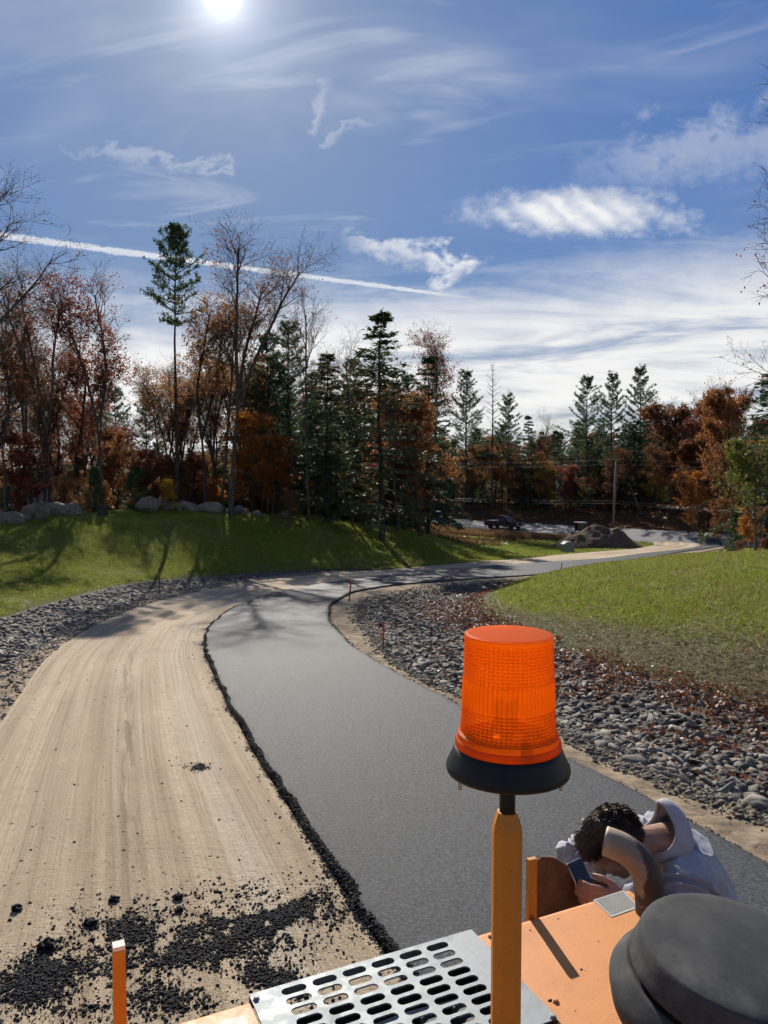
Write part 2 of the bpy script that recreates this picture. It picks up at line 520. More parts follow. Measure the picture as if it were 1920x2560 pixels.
m = mat('packed_dirt', (.30, .235, .16), .9, spec=.25)
nt = m.node_tree; b = nt.nodes['Principled BSDF']
U, S = uvnode(nt)
tco = nt.nodes.new('ShaderNodeTexCoord')
st1 = noise(nt, comb(nt, U * 5.0, S * .05, 0.0), 1.0, 6, .65, .15)
st2 = noise(nt, comb(nt, U * 22.0, S * .12, 5.0), 1.0, 4, .6)
big = noise(nt, comb(nt, U * .8, S * .12, 9.0), 1.0, 5, .6, .4)
gr = noise(nt, tco.outputs['Object'], 38, 6, .7)
gr2 = noise(nt, tco.outputs['Object'], 6, 6, .65)
c = mixc(nt, (st1 * .55 + st2 * .3 + big * .45).sm(.42, .86), (.25, .18, .11), (.55, .445, .31))
c = mixc(nt, gr2.sm(.40, .66) * .55, c, (.40, .305, .195))
c = mixc(nt, gr.sm(.50, .72) * .5, c, (.19, .14, .09))
# one dark scuffed wheel track and a pale lane rolled smooth
cen = noise(nt, comb(nt, 0.0, S * .06, 1.0), 1.0, 2) * .5 + 1.62
trk = ((U - cen).ab()).sm(.13, .04) * noise(nt, comb(nt, U * 9, S * .7, 3.0), 1.0, 5).sm(.42, .58) * S.sm(19, 23) * S.sm(36, 31)
c = mixc(nt, trk * .5, c, (.13, .095, .06))
pale = ((U - 2.95).ab()).sm(.30, .08) * st2.sm(.35, .6)
c = mixc(nt, pale * .5, c, (.52, .45, .35))
nt.links.new(c, b.inputs['Base Color'])
tread = ((S * 44.0 + (U * 30.0).sin() * 1.2).sin()) * ((U - 2.9).ab()).sm(.34, .2)
tread2 = ((S * 40.0).sin()) * ((U - 1.15).ab()).sm(.2, .1)
bump_to(nt, b, st2 * .55 + st1 * 1.2 + gr * .6 + gr2 * .7 + (tread + tread2) * noise(nt, tco.outputs['Object'], 2.5, 4, .6).sm(.45, .7) * .07, .034)

m = mat('fresh_asphalt', (.04, .042, .045), .75, spec=.22)
nt = m.node_tree; b = nt.nodes['Principled BSDF']
tco = nt.nodes.new('ShaderNodeTexCoord')
g1 = noise(nt, tco.outputs['Object'], 75, 4, .75); g2 = noise(nt, tco.outputs['Object'], 2.2, 6, .6); g3 = noise(nt, tco.outputs['Object'], 22, 4, .7)
U, S = uvnode(nt)
lane = noise(nt, comb(nt, U * 2.5, S * .07, 2.0), 1.0, 4)
g4 = noise(nt, tco.outputs['Object'], 34, 3, .8)
c = mixc(nt, (g1 * .5 + g4 * .5).sm(.42, .60), (.008, .010, .013), (.078, .085, .096))
c = mixc(nt, lane.sm(.5, .7) * .10, c, (.055, .056, .058))
nt.links.new(c, b.inputs['Base Color'])
nt.links.new((g1.sm(.3, .7, .60, .82)).s, b.inputs['Roughness'])
bump_to(nt, b, g1 * .5 + g4 * .7, .012)

mat('asphalt_loose', (.010, .010, .011), .85, (.022, .022, .023), 40, spec=.15)
mat('street_asphalt', (.10, .10, .105), .8, (.15, .15, .15), 3, bump=.004, bscale=60)
mat('shoulder_dirt', (.33, .255, .17), .95, (.21, .16, .108), 3.2, 8, .40, .60, bump=.03, bscale=9, spec=.1, col3=(.13, .105, .08), scale3=1.1, lo3=.56, hi3=.70)
mat('swale_soil', (.07, .06, .052), .95, (.12, .10, .08), 6, bump=.03, bscale=14, spec=.2)
mat('leaf_litter', (.06, .036, .021), 1.0, (.095, .052, .027), 3.0, 8, .4, .6, bump=.06, bscale=5, spec=.0, col3=(.05, .045, .02), scale3=.25)
mat('driveway_sand', (.26, .20, .14), .95, (.17, .13, .09), 1.5, bump=.03, bscale=6)
mat('mound_soil', (.085, .058, .038), .95, (.13, .09, .058), 2.6, 8, .4, .62, bump=.10, bscale=4.5, spec=.15)

def lawn_mat(name, straw):
    m = mat(name, (.1, .14, .03), .95, spec=.02)
    nt = m.node_tree; b = nt.nodes['Principled BSDF']
    t = nt.nodes.new('ShaderNodeTexCoord').outputs['Object']
    a = nt.nodes.new('ShaderNodeAttribute'); a.attribute_name = 'bare'
    bare = NX(nt, a.outputs['Fac'])
    n1 = noise(nt, t, 1.3, 6, .62); n2 = noise(nt, t, 11, 6, .7); n3 = noise(nt, t, .28, 4, .5)
    c = mixc(nt, n1.sm(.36, .64), (.12, .155, .016), (.19, .195, .03))
    c = mixc(nt, n2.sm(.45, .7) * .6, c, (.055, .075, .018))
    c = mixc(nt, n3.sm(.46, .62) * straw, c, (.21, .18, .085))
    n4 = noise(nt, t, .7, 5, .65, .4)
    c = mixc(nt, n4.sm(.54, .66) * .55, c, (.13, .115, .055))
    soil = mixc(nt, n2.sm(.38, .62), (.07, .066, .028), (.16, .145, .07))
    c = mixc(nt, (bare + (n1 - .5) * .9 + (n2 - .5) * .5).sm(.3, .62), c, soil)
    nt.links.new(c, b.inputs['Base Color'])
    bump_to(nt, b, n2 * 1.0 + n1 * .5, .05)
    return m
lawn_mat('lawn_grass', .30)
lawn_mat('lawn_thin', .75)

# ------------------------------------------------------------------ ground sheet (soil and forest floor), to the horizon
def axis(lo, hi, c0, c1, st, g=1.12):
    a = list(np.arange(c0, c1 + 1e-6, st)); s = st
    while a[-1] < hi: s *= g; a.append(a[-1] + s)
    s = st
    while a[0] > lo: s *= g; a.insert(0, a[0] - s)
    return np.array(a)
gx, gy = axis(-1500, 1500, -60, 80, 1.6), axis(-300, 2600, -14, 150, 1.6)
GX, GY = np.meshgrid(gx, gy)
GZ = H(GX.ravel(), GY.ravel()).reshape(GX.shape)
d0g = left_d(GX.ravel(), GY.ravel()).reshape(GX.shape); dsg = street_d(GX, GY)
LAWN_W = 14.0
inner = (GY > -9) & (GY < 93) & (dsg < -1) & (d0g < LAWN_W - 1) & (right_d(GX.ravel(), GY.ravel()).reshape(GX.shape) < 38)
onst = (dsg > 0) & (dsg < 8)
GZ = GZ - np.where(inner, .32, 0) - np.where(onst, .15, 0)
GZ = GZ + np.where(inner, 0, vnoise(GX, GY, 4, 3) * .12 * (np.abs(dsg - 4) > 6))
n = len(gx); i = np.arange(len(gy) - 1)[:, None] * n + np.arange(n - 1)[None]
mk('ground', (np.stack([GX, GY, GZ], -1).reshape(-1, 3), np.stack([i, i + 1, i + n + 1, i + n], -1).reshape(-1, 4)), MATS['leaf_litter'], smooth=True)['kind'] = 'structure'

# ------------------------------------------------------------------ road
def ruts(X, Y, t):
    u = t * 3.6
    z = .02 * np.sin(u * 6.1 + .3 * np.sin(Y * .2)) * np.clip(t * 6, 0, 1) * np.clip((1 - t) * 6, 0, 1)
    return z + vnoise(X, Y, .5, 8) * .008 + .01 * vnoise(X, Y, 1.7, 9)
def Hd(x, y):
    a_, b_ = xl('L2', y), xl('L3', y)
    t_ = np.clip((x - a_) / (b_ - a_), 0, 1)
    return H(x, y) + ruts(x, y, t_)
strip('dirt_road', 'L2', 'L3', 46, 0.0, MATS['packed_dirt'], 'pale packed dirt lane with tyre tracks beside the new asphalt', bump=ruts)

# asphalt mat, 7 cm thick with a crumbling edge
ys = YR
t = np.concatenate([[0, 0.004, .013], np.linspace(.04, .96, 26), [.987, .996, 1.0]])
nz = len(t)
rag = vnoise(ys, ys * 0, .35, 4) * .05 + vnoise(ys, ys * 0, .13, 14) * .03
a = xl('L3', ys) + rag; bb = xl('L4', ys) + vnoise(ys, ys * 0, .4, 24) * .025
X = a[:, None] + (bb - a)[:, None] * t[None]; Y = np.repeat(ys[:, None], nz, 1)
Z = H(X.ravel(), Y.ravel()).reshape(X.shape) + .075
Z += np.interp(t, [0, .004, .013, .04, .96, .987, .996, 1.0], [-.13, -.03, -.008, 0, 0, -.008, -.03, -.13])[None]
Z[:, :3] += (vnoise(X[:, :3], Y[:, :3], .12, 31) * .012)
V = np.stack([X, Y, Z], -1).reshape(-1, 3)
i = np.arange(len(ys) - 1)[:, None] * nz + np.arange(nz - 1)[None]
Fq = np.stack([i, i + 1, i + nz + 1, i + nz], -1).reshape(-1, 4)
uv = np.stack([(t[None] * np.ones_like(X)) * 3.4, np.repeat(arc(ys)[:, None], nz, 1)], -1).reshape(-1, 2)
o = mk('asphalt_road', (V, Fq), [MATS['fresh_asphalt'], MATS['asphalt_loose']], None, True, uv,
       mi=np.tile(np.where((np.arange(nz - 1) < 2) | (np.arange(nz - 1) > nz - 3), 1, 0), len(ys) - 1))
tag(o, 'smooth dark strip of freshly laid asphalt curving downhill', kind='structure')

strip('gravel_shoulder', 'L1', 'L2', 12, -.006, MATS['shoulder_dirt'], 'dark dirt verge between the dirt lane and the rock ditch', y1=45.5)
strip('dirt_shoulder', 'L4', 'L5', 22, 0.0, MATS['shoulder_dirt'], 'rough brown dirt shoulder along the inside of the asphalt bend')
SWL = strip('drainage_ditch', 'L0', 'L1', 14, 0.0, MATS['swale_soil'], 'ditch of grey rock along the foot of the boulder bank', y1=46.3)
SWR = strip('drainage_swale', 'L5', 'L6', 26, 0.0, MATS['swale_soil'], 'wide swale of grey rock and red leaves inside the bend')

def lawn_rows(name, ys, xa, xb, n, keep, mats, bare, label):
    t = np.linspace(0, 1, n) ** 1.5
    X = xa[:, None] + (xb - xa)[:, None] * t[None]
    Y = np.repeat(ys[:, None], n, 1)
    Z = H(X.ravel(), Y.ravel()).reshape(X.shape)
    V = np.stack([X, Y, Z], -1).reshape(-1, 3)
    i = np.arange(len(ys) - 1)[:, None] * n + np.arange(n - 1)[None]
    cx, cy = (X[:-1, :-1] + X[1:, 1:]) / 2, (Y[:-1, :-1] + Y[1:, 1:]) / 2
    kp = keep(cx.ravel(), cy.ravel())
    Fq = np.stack([i, i + 1, i + n + 1, i + n], -1).reshape(-1, 4)[kp]
    o = mk(name, (V, Fq), mats, None, True)
    at = o.data.attributes.new('bare', 'FLOAT', 'POINT')
    at.data.foreach_set('value', bare(V[:, 0], V[:, 1]).astype(np.float32))
    return tag(o, label, kind='structure')

yl = np.concatenate([np.arange(-10, 40, .3), np.arange(40, 64, .15), np.arange(64, 118, .5)])
xr = np.where(yl < 94, xl('L0', np.minimum(yl, 94)), xl('L0', 94.) - (yl - 94) * 1.05)
lawn_rows('lawn_bank', yl, xr, xr - 46, 90, lambda x, y: ((left_d(x, y) < LAWN_W) & (y < 94) & (street_d(x, y) < -.6)) | ((x > 2) & (street_d(x, y) < -.6) & (y > 50)),
          MATS['lawn_grass'], lambda x, y: np.exp(-np.clip(left_d(x, y), 0, 9) / 1.2) * .55 * (y < 50) + .15, 'shaded grass bank below the row of boulders')
yr = np.concatenate([np.arange(-10, 44, .2), np.arange(44, 94, .4)])
xr = xl('L6', yr)
lawn_rows('lawn_slope', yr, xr, xr + 40, 100, lambda x, y: street_d(x, y) < -.6, MATS['lawn_thin'],
          lambda x, y: np.clip(1.25 - right_d(x, y) / np.interp(y, [-10, 10, 16, 22, 30, 50], [5.2, 4.0, 2.5, 1.0, .5, .4]), 0, 1), 'green lawn mound sprinkled with fallen leaves inside the bend')

# street across the bottom of the hill, 8 m wide
ss = np.arange(-60, 95, 1.5); tt = np.linspace(0, 8, 9)
X = E0[0] + ED[0] * ss[:, None] + EN[0] * tt[None]; Y = E0[1] + ED[1] * ss[:, None] + EN[1] * tt[None]
Z = H(X.ravel(), Y.ravel()).reshape(X.shape) + .03
Z[:, 0] -= .2
n = 9; i = np.arange(len(ss) - 1)[:, None] * n + np.arange(n - 1)[None]
tag(mk('street', (np.stack([X, Y, Z], -1).reshape(-1, 3), np.stack([i, i + n, i + n + 1, i + 1], -1).reshape(-1, 4)), MATS['street_asphalt'], None, True),
    'old grey street crossing at the bottom of the hill', kind='structure')
# sandy drive beyond the street
a0 = np.array((48.0, 104.5)); dd = np.array((-.25, .97)); nn = np.array((.97, .25))
tt = np.linspace(0, 16, 17); wv = np.linspace(-2.6, 2.6, 7)
X = a0[0] + dd[0] * tt[:, None] + nn[0] * wv[None]; Y = a0[1] + dd[1] * tt[:, None] + nn[1] * wv[None]
Z = H(X.ravel(), Y.ravel()).reshape(X.shape) + .16
n = 7; i = np.arange(16)[:, None] * n + np.arange(6)[None]
tag(mk('dirt_drive', (np.stack([X, Y, Z], -1).reshape(-1, 3), np.stack([i, i + 1, i + n + 1, i + n], -1).reshape(-1, 4)), MATS['driveway_sand'], None, True),
    'sandy drive entering the wood beyond the street', kind='structure')
# ------------------------------------------------------------------ trees
def frusta(p0, p1, r0, r1, n):
    p0, p1 = np.asarray(p0, float), np.asarray(p1, float); r0, r1 = np.asarray(r0), np.asarray(r1)
    d = p1 - p0; d /= np.maximum(np.linalg.norm(d, axis=1, keepdims=True), 1e-6)
    h = np.where(np.abs(d[:, 2:3]) < .9, np.array([[0, 0, 1.]]), np.array([[1., 0, 0]]))
    x = np.cross(d, h); x /= np.linalg.norm(x, axis=1, keepdims=True); y = np.cross(d, x)
    a = np.arange(n) * 2 * math.pi / n
    ring = x[:, None] * np.cos(a)[None, :, None] + y[:, None] * np.sin(a)[None, :, None]
    V = np.concatenate([p0[:, None] + ring * r0[:, None, None], p1[:, None] + ring * r1[:, None, None]], 1)
    base = (np.arange(len(p0)) * 2 * n)[:, None]; j = np.arange(n)[None]; k2 = (j + 1) % n
    Fq = np.stack([base + j, base + k2, base + k2 + n, base + j + n], -1).reshape(-1, 4)
    return V.reshape(-1, 3), Fq

def cat_np(parts):
    V, Fq, mi, n = [], [], [], 0
    for v, f, m_ in parts:
        V.append(v); Fq.append(f + n); mi.append(np.full(len(f), m_)); n += len(v)
    return np.concatenate(V), np.concatenate(Fq), np.concatenate(mi)

def leaves(rg, C, size, asp=.62, tilt=1.0, jitter=0.0):
    """one bent rhombic leaf per centre"""
    n = len(C)
    C = C + rg.normal(0, 1, (n, 3)) * jitter
    a = rg.normal(0, 1, (n, 3)); a[:, 2] *= tilt; a /= np.linalg.norm(a, axis=1, keepdims=True)
    b = rg.normal(0, 1, (n, 3)); b -= a * (a * b).sum(1, keepdims=True); b /= np.linalg.norm(b, axis=1, keepdims=True)
    s = size * rg.uniform(.6, 1.35, (n, 1))
    V = np.stack([C - a * s, C + b * s * asp, C + a * s, C - b * s * asp], 1).reshape(-1, 3)
    return V, np.arange(n * 4).reshape(-1, 4)

def broadleaf(seed, Ht=20., r0=.24, fork=.4, limbs=9, spread=.5, l1=.42, nl2=7, nl3=6, nl4=4, nleaf=2500, lsize=.15, leaf_top=1.0, leaders=1, leaf_z=(0.0, 1.0), twig=.7):
    """forest-grown hardwood: trunk and limbs, then twigs and leaves"""
    rg = np.random.default_rng(seed)
    segs = {0: [], 1: [], 2: [], 3: [], 4: []}
    tips = []
    def grow(p, d, L, r, lev, up, wan):
        ns = max(3, int(L / (.9 if lev < 2 else .45 if lev < 4 else .3)))
        pts = [(p, r)]
        for i_ in range(ns):
            d = d + rg.normal(0, wan, 3); d[2] += up; d = d / np.linalg.norm(d)
            q = p + d * (L / ns); rn = r * (1 - (i_ + 1) / ns * (.62 if lev == 0 else .8))
            segs[lev].append((p, q, pts[-1][1], rn)); pts.append((q, rn)); p = q
        return pts, d
    def children(pts, lev, n, f0, L, ang, up, wan):
        out = []
        for c_ in range(n):
            f = f0 + (1 - f0) * (c_ + rg.uniform(.1, .9)) / n
            k_ = min(len(pts) - 2, int(f * (len(pts) - 1)))
            fr = f * (len(pts) - 1) - k_
            p = pts[k_][0] * (1 - fr) + pts[k_ + 1][0] * fr
            ax = pts[k_ + 1][0] - pts[k_][0]; ax = ax / np.linalg.norm(ax)
            az = rg.uniform(0, 2 * math.pi) if lev > 1 else c_ * 2.4 + rg.uniform(-.5, .5)
            s_ = np.array([math.cos(az), math.sin(az), 0.]); s_ = s_ - ax * (s_ @ ax); s_ = s_ / max(np.linalg.norm(s_), 1e-3)
            an = ang * rg.uniform(.7, 1.3)
            d = ax * math.cos(an) + s_ * math.sin(an)
            l_ = L * rg.uniform(.65, 1.2) * (1.0 - .45 * max(0, (f - f0) / (1 - f0)) if lev == 1 else 1.0)
            rr = min(pts[k_][1] * .62, .012 + l_ * .0165) if lev < 4 else .009
            out.append(grow(p, d, l_, rr, lev, up, wan)[0])
        return out
    lead = []
    if leaders == 1:
        lead.append(grow(np.zeros(3), np.array([0, 0, 1.]), Ht * .92, r0, 0, .05, .035)[0])
    else:
        tr = grow(np.zeros(3), np.array([0, 0, 1.]), Ht * fork, r0, 0, .05, .03)[0]
        for c_ in range(leaders):
            az = c_ * 2 * math.pi / leaders + rg.uniform(-.4, .4) + .3
            an = rg.uniform(.14, .34)
            lead.append(grow(tr[-1][0], np.array([math.cos(az) * math.sin(an), math.sin(az) * math.sin(an), math.cos(an)]), Ht * (1 - fork) * rg.uniform(.85, 1.0), r0 * .62, 0, .03, .06)[0])
    for pts in lead:
        L1 = children(pts, 1, limbs if leaders == 1 else max(4, limbs // leaders + 2), fork if leaders == 1 else .12, Ht * l1 * (.6 if leaders > 1 else 1) * .6, spread, .07, .07)
        for q in [pts] + L1:
            L2 = children(q, 2, nl2 if q is not pts else nl2 // 2 + 2, .25 if q is not pts else .6, Ht * .115, .65, .05, .10)
            for q2 in L2 + [q]:
                L3 = children(q2, 3, nl3, .15 if q2 is not q else .5, Ht * .06, .7, .04, .13)
                for q3 in L3:
                    tips.append(q3[-1][0])
                    for q4 in children(q3, 4, nl4, .2, twig, .7, .03, .15): tips.extend([q4[-1][0], q4[len(q4) // 2][0]])
    def arr(l): return [np.array(z_) for z_ in zip(*l)]
    wood = [frusta(*arr(segs[0]), 7) + (0,), frusta(*arr(segs[1]), 5) + (0,)]
    if segs[2]: wood.append(frusta(*arr(segs[2]), 4) + (0,))
    fine_ = []
    for lv in (3, 4):
        if segs[lv]: fine_.append(frusta(*arr(segs[lv]), 3) + (0,))
    T = np.array(tips)
    if nleaf:
        zt = T[:, 2] / Ht
        w_ = np.where((zt >= leaf_z[0]) & (zt <= leaf_z[1]), 1.0, .03)
        # leaves hang on in patches
        w_ = w_ * np.clip(.12 + 1.4 * (vnoise(T[:, 0] + T[:, 2] * .7, T[:, 1] - T[:, 2] * .4, 1.6, seed) > .0), 0, 1)
        w_ = w_ / w_.sum()
        C = T[rg.choice(len(T), nleaf, p=w_)]
        fine_.append(leaves(rg, C, lsize, jitter=lsize * 1.1) + (1,))
    zmax = max(T[:, 2].max(), max(s_[1][2] for s_ in segs[0]))
    return cat_np(wood), cat_np(fine_), zmax

def conifer(seed, Ht=20., r0=.2, base=.3, wl=3.6, gap=.75, shape='pine', per=5, dens=1.0, droop=0.0, blade=(.30, .035), nb=10):
    """whorled conifer; needles as tufts of narrow blades"""
    rg = np.random.default_rng(seed)
    zs = np.linspace(0, Ht, 16); wob = np.cumsum(rg.normal(0, .035, (16, 2)), 0)
    def tp(z): return np.array([np.interp(z, zs, wob[:, 0]), np.interp(z, zs, wob[:, 1]), z])
    s0 = [(tp(zs[i_]), tp(zs[i_ + 1]), r0 * (1 - zs[i_] / Ht) + .015, r0 * (1 - zs[i_ + 1] / Ht) + .012) for i_ in range(15)]
    br, tw, C, Dn = [], [], [], []
    z = Ht * base
    az = rg.uniform(0, 6)
    while z < Ht * .985:
        f = (z / Ht - base) / (1 - base)
        if shape == 'pine': prof = (1 - f) ** .72 * (.55 + .45 * min(1, f * 4)) + .06
        else: prof = (1 - f) ** .85 + .04
        for c_ in range(per if rg.random() > .15 else per - 2):
            az += 2 * math.pi / per + rg.uniform(-.35, .35)
            L = wl * prof * rg.uniform(.6, 1.18)
            if L < .15: continue
            el_ = (rg.uniform(.0, .3) + f * .55) if shape == 'pine' else rg.uniform(-.25, .1) + f * .5
            d = np.array([math.cos(az) * math.cos(el_), math.sin(az) * math.cos(el_), math.sin(el_)])
            p = tp(z + rg.uniform(-.15, .15)); ns = max(3, int(L / .55)); r = .014 + L * .0115; rr0 = r
            for i_ in range(ns):
                d = d + rg.normal(0, .06, 3); d[2] += (.05 if shape == 'pine' else -.03) - droop * .05; d = d / np.linalg.norm(d)
                q = p + d * (L / ns); rn = rr0 * (1 - (i_ + 1) / ns * .85)
                br.append((p, q, r, rn))
                ff = (i_ + 1) / ns
                if ff > (.32 if shape == 'pine' else .18):
                    for s_ in (-1, 1):
                        for k_ in range(2 if dens >= 1 else 1):
                            if rg.random() > dens: continue
                            lat = np.cross(d, [0, 0, 1.]) * s_; lat = lat / max(np.linalg.norm(lat), 1e-3)
                            dd_ = d * .75 + lat * .7; dd_[2] += rg.uniform(-.05, .22) if shape == 'pine' else rg.uniform(-.35, .02); dd_ /= np.linalg.norm(dd_)
                            l2 = (.25 + L * .16) * rg.uniform(.6, 1.2) * (1.15 - ff * .5)
                            p2 = p + (q - p) * rg.random(); e2 = p2 + dd_ * l2
                            tw.append((p2, e2, .009, .004))
                            for t_ in np.arange(.3, 1.01, .35 if shape == 'pine' else .22):
                                C.append(p2 + (e2 - p2) * t_); Dn.append(dd_)
                    C.append(q); Dn.append(d)
                p, r = q, rn
        z += gap * rg.uniform(.7, 1.25) * (1 - .45 * f)
    C.append(tp(Ht)); Dn.append(np.array([0, 0, 1.]))
    C, Dn = np.array(C), np.array(Dn)
    n = len(C)
    D = np.repeat(Dn, nb, 0) * (.75 if shape == 'pine' else .8) + rg.normal(0, .55 if shape == 'pine' else .42, (n * nb, 3)) * (np.array([1, 1, .8]) if shape == 'pine' else np.array([1, 1, .4]))
    D /= np.linalg.norm(D, axis=1, keepdims=True)
    Cn = np.repeat(C, nb, 0) + rg.normal(0, .05, (n * nb, 3))
    sd = np.cross(D, rg.normal(0, 1, (n * nb, 3))); sd /= np.linalg.norm(sd, axis=1, keepdims=True)
    Lb = blade[0] * rg.uniform(.6, 1.3, (n * nb, 1))
    V = np.stack([Cn, Cn + D * Lb * .55 + sd * blade[1], Cn + D * Lb, Cn + D * Lb * .55 - sd * blade[1]], 1).reshape(-1, 3)
    def arr(l): return [np.array(z_) for z_ in zip(*l)]
    wood = cat_np([frusta(*arr(s0), 7) + (0,), frusta(*arr(br), 4) + (0,)])
    crown = cat_np([frusta(*arr(tw), 3) + (0,), (V, np.arange(len(V)).reshape(-1, 4), 1)])
    return wood, crown, Ht + .15

mat('bark_grey', (.075, .062, .05), .95, (.13, .11, .09), 5, bump=.03, bscale=9, spec=.15)
mat('bark_dark', (.045, .036, .028), .95, (.085, .068, .052), 5, bump=.03, bscale=9, spec=.15)
mat('twig_bark', (.085, .062, .05), .9, (.12, .09, .075), 3, spec=.15)
leaf_mat('leaf_rust', (.21, .085, .032), (.30, .13, .045), (.13, .055, .027), .6)
leaf_mat('leaf_red', (.19, .052, .032), (.26, .085, .042), (.13, .036, .026), .6)
leaf_mat('leaf_orange', (.36, .125, .022), (.44, .18, .032), (.26, .08, .018), .6)
leaf_mat('leaf_yellow', (.48, .27, .025), (.52, .34, .04), (.40, .18, .02))
leaf_mat('leaf_brown', (.26, .13, .05), (.34, .18, .068), (.17, .08, .03), .6)
leaf_mat('leaf_green', (.085, .13, .024), (.15, .19, .035), (.19, .18, .03))
leaf_mat('needle_pine', (.045, .088, .042), (.065, .115, .05), (.085, .12, .045), .4)
leaf_mat('needle_hemlock', (.045, .075, .032), (.065, .095, .04), (.085, .10, .036), .4)
leaf_mat('needle_young', (.050, .095, .032), (.075, .125, .04), (.09, .13, .03), .3)

PROTO = {}
def proto(key, gen, bark='bark_grey'):
    (wv, wf, wm), (cv, cf, cm), zt = gen
    PROTO[key] = (mesh_np('trunk', wv, wf, MATS[bark], True), mesh_np('crown', cv, cf, [MATS['twig_bark'], MATS['leaf_rust']], False, cm), zt)
proto('oak_bare1', broadleaf(1, 20, .23, .42, 10, .50, .46, 7, 6, 4, 1800, .085, leaders=3))
proto('oak_bare2', broadleaf(2, 20, .20, .45, 9, .55, .40, 6, 5, 4, 500, .08))
proto('oak_leaf1', broadleaf(3, 18, .22, .35, 11, .60, .46, 7, 5, 4, 7500, .095, leaders=2), 'bark_dark')
proto('oak_leaf2', broadleaf(4, 17, .20, .30, 13, .75, .42, 7, 5, 4, 10500, .098), 'bark_dark')
proto('oak_sparse', broadleaf(5, 19, .20, .40, 11, .55, .44, 6, 5, 4, 5000, .09, leaders=2), 'bark_grey')
proto('oak_wide', broadleaf(21, 18, .26, .30, 15, .85, .62, 6, 5, 4, 900, .06))
proto('maple_round', broadleaf(6, 14, .18, .22, 15, .9, .5, 7, 6, 4, 20000, .10), 'bark_dark')
proto('sapling1', broadleaf(7, 7, .06, .12, 14, .95, .5, 5, 5, 3, 6500, .08, twig=.4), 'bark_dark')
proto('sapling2', broadleaf(8, 6, .05, .08, 16, 1.0, .55, 5, 4, 3, 5000, .075, twig=.4), 'bark_dark')
proto('young_tree', broadleaf(9, 7.5, .085, .30, 15, .95, .60, 6, 5, 3, 9000, .07, twig=.4), 'bark_grey')
proto('pine_tall', conifer(11, 20, .19, .66, 3.6, .80, 'pine', 5, .8, nb=8), 'bark_dark')
proto('pine_full1', conifer(12, 22, .24, .30, 5.4, 1.10, 'pine', 5, .85, nb=8), 'bark_dark')
proto('pine_full2', conifer(13, 21, .22, .34, 5.0, 1.15, 'pine', 5, .8, nb=8), 'bark_dark')
proto('pine_thin', conifer(14, 18, .16, .35, 3.6, 1.0, 'pine', 4, .8, nb=8), 'bark_dark')
proto('hemlock1', conifer(15, 17, .20, .14, 4.4, .80, 'hem', 5, .8, .6, (.28, .045), 4), 'bark_dark')
proto('hemlock2', conifer(16, 15, .17, .10, 4.4, .80, 'hem', 5, .75, .8, (.28, .045), 4), 'bark_dark')
proto('pine_young', conifer(17, 5, .05, .06, 1.9, .50, 'pine', 5, .7, 0, (.22, .018), 8), 'bark_dark')
proto('dead_conifer', conifer(18, 17, .15, .35, 2.6, .7, 'pine', 4, .5, 0, (.05, .004), 1), 'bark_grey')

def tree(key, x, y, top_z=None, height=None, leaf='leaf_rust', label='', group=None, rz=None, lean=(0, 0), wide=1.0, name=None, cat='tree', sink=.15):
    tm, cm, zt = PROTO[key]
    z = Hs(x, y) - sink
    h = height if height else top_z - z
    s = h / zt
    e = empty(name or ('conifer_tree' if key.split('_')[0] in ('pine', 'dead') or key.startswith('hem') else 'broadleaf_tree'), (x, y, z), random.uniform(0, 6.28) if rz is None else rz)
    e.rotation_euler = (lean[0], lean[1], e.rotation_euler.z)
    e.scale = (s * wide, s * wide, s)
    link('trunk', tm, e)
    c = link('crown', cm, e)
    c.material_slots[1].link = 'OBJECT'; c.material_slots[1].material = MATS[leaf]
    return tag(e, label, cat, group)

def gxy(u, Y):
    """ground position on the sight line through a column of the picture, Y metres out"""
    d = ray(u, 500); return d.x / d.y * Y, Y
def topz(v, Y):
    d = ray(384, v); return EYE + d.z / d.y * Y

def T(key, u, Y, v, leaf, label, **k):
    x, y = gxy(u, Y)
    return tree(key, x, y, topz(v, Y), leaf=leaf, label=label, **k)

# trees along the top of the bank, left to right
T('oak_wide', -34, 38, 120, 'leaf_rust', 'bare tree at the far left edge reaching above the vapour trail', rz=1.0)
T('oak_sparse', 6, 52, 284, 'leaf_rust', 'rust leaved oak second from the left edge behind the long boulder', rz=.4)
T('oak_bare1', 52, 54, 256, 'leaf_red', 'nearly bare oak with dark trunk above the large pointed boulder', rz=2.2)
T('oak_sparse', 26, 56, 276, 'leaf_rust', 'thin rust oak between the two leftmost trunks', rz=5.2)
T('oak_leaf2', 74, 58, 330, 'leaf_red', 'dark red oak leaning behind the pale boulders', lean=(.0, -.06), rz=1.9)
T('oak_sparse', 102, 54, 246, 'leaf_red', 'forked oak with dark red leaves left of the open sky gap', rz=.15, wide=1.05)
T('pine_tall', 178, 55, 222, 'needle_pine', 'tall white pine with bare trunk and needles only at its top', rz=2.6, wide=.78)
T('oak_bare1', 231, 54.5, 216, 'leaf_rust', 'tallest nearly bare oak whose trunk shadow falls straight down the bank', rz=3.9, wide=1.15)
T('oak_leaf1', 206, 55, 280, 'leaf_brown', 'brown leaved oak directly behind the tall white pine', rz=3.3)
T('oak_bare2', 222, 55.5, 262, 'leaf_rust', 'slim grey trunk close beside the tallest oak', rz=4.1, wide=.8)
T('oak_bare2', 308, 56, 262, 'leaf_brown', 'slender bare tree with crooked top standing right of the tallest oak', rz=2.0, wide=.72)
T('pine_full2', 266, 62, 330, 'needle_pine', 'white pine left of the slender bare tree', rz=1.0, wide=1.1)
T('pine_full1', 290, 64, 318, 'needle_pine', 'pointed white pine just behind the slender bare tree', rz=2.0, wide=1.1)
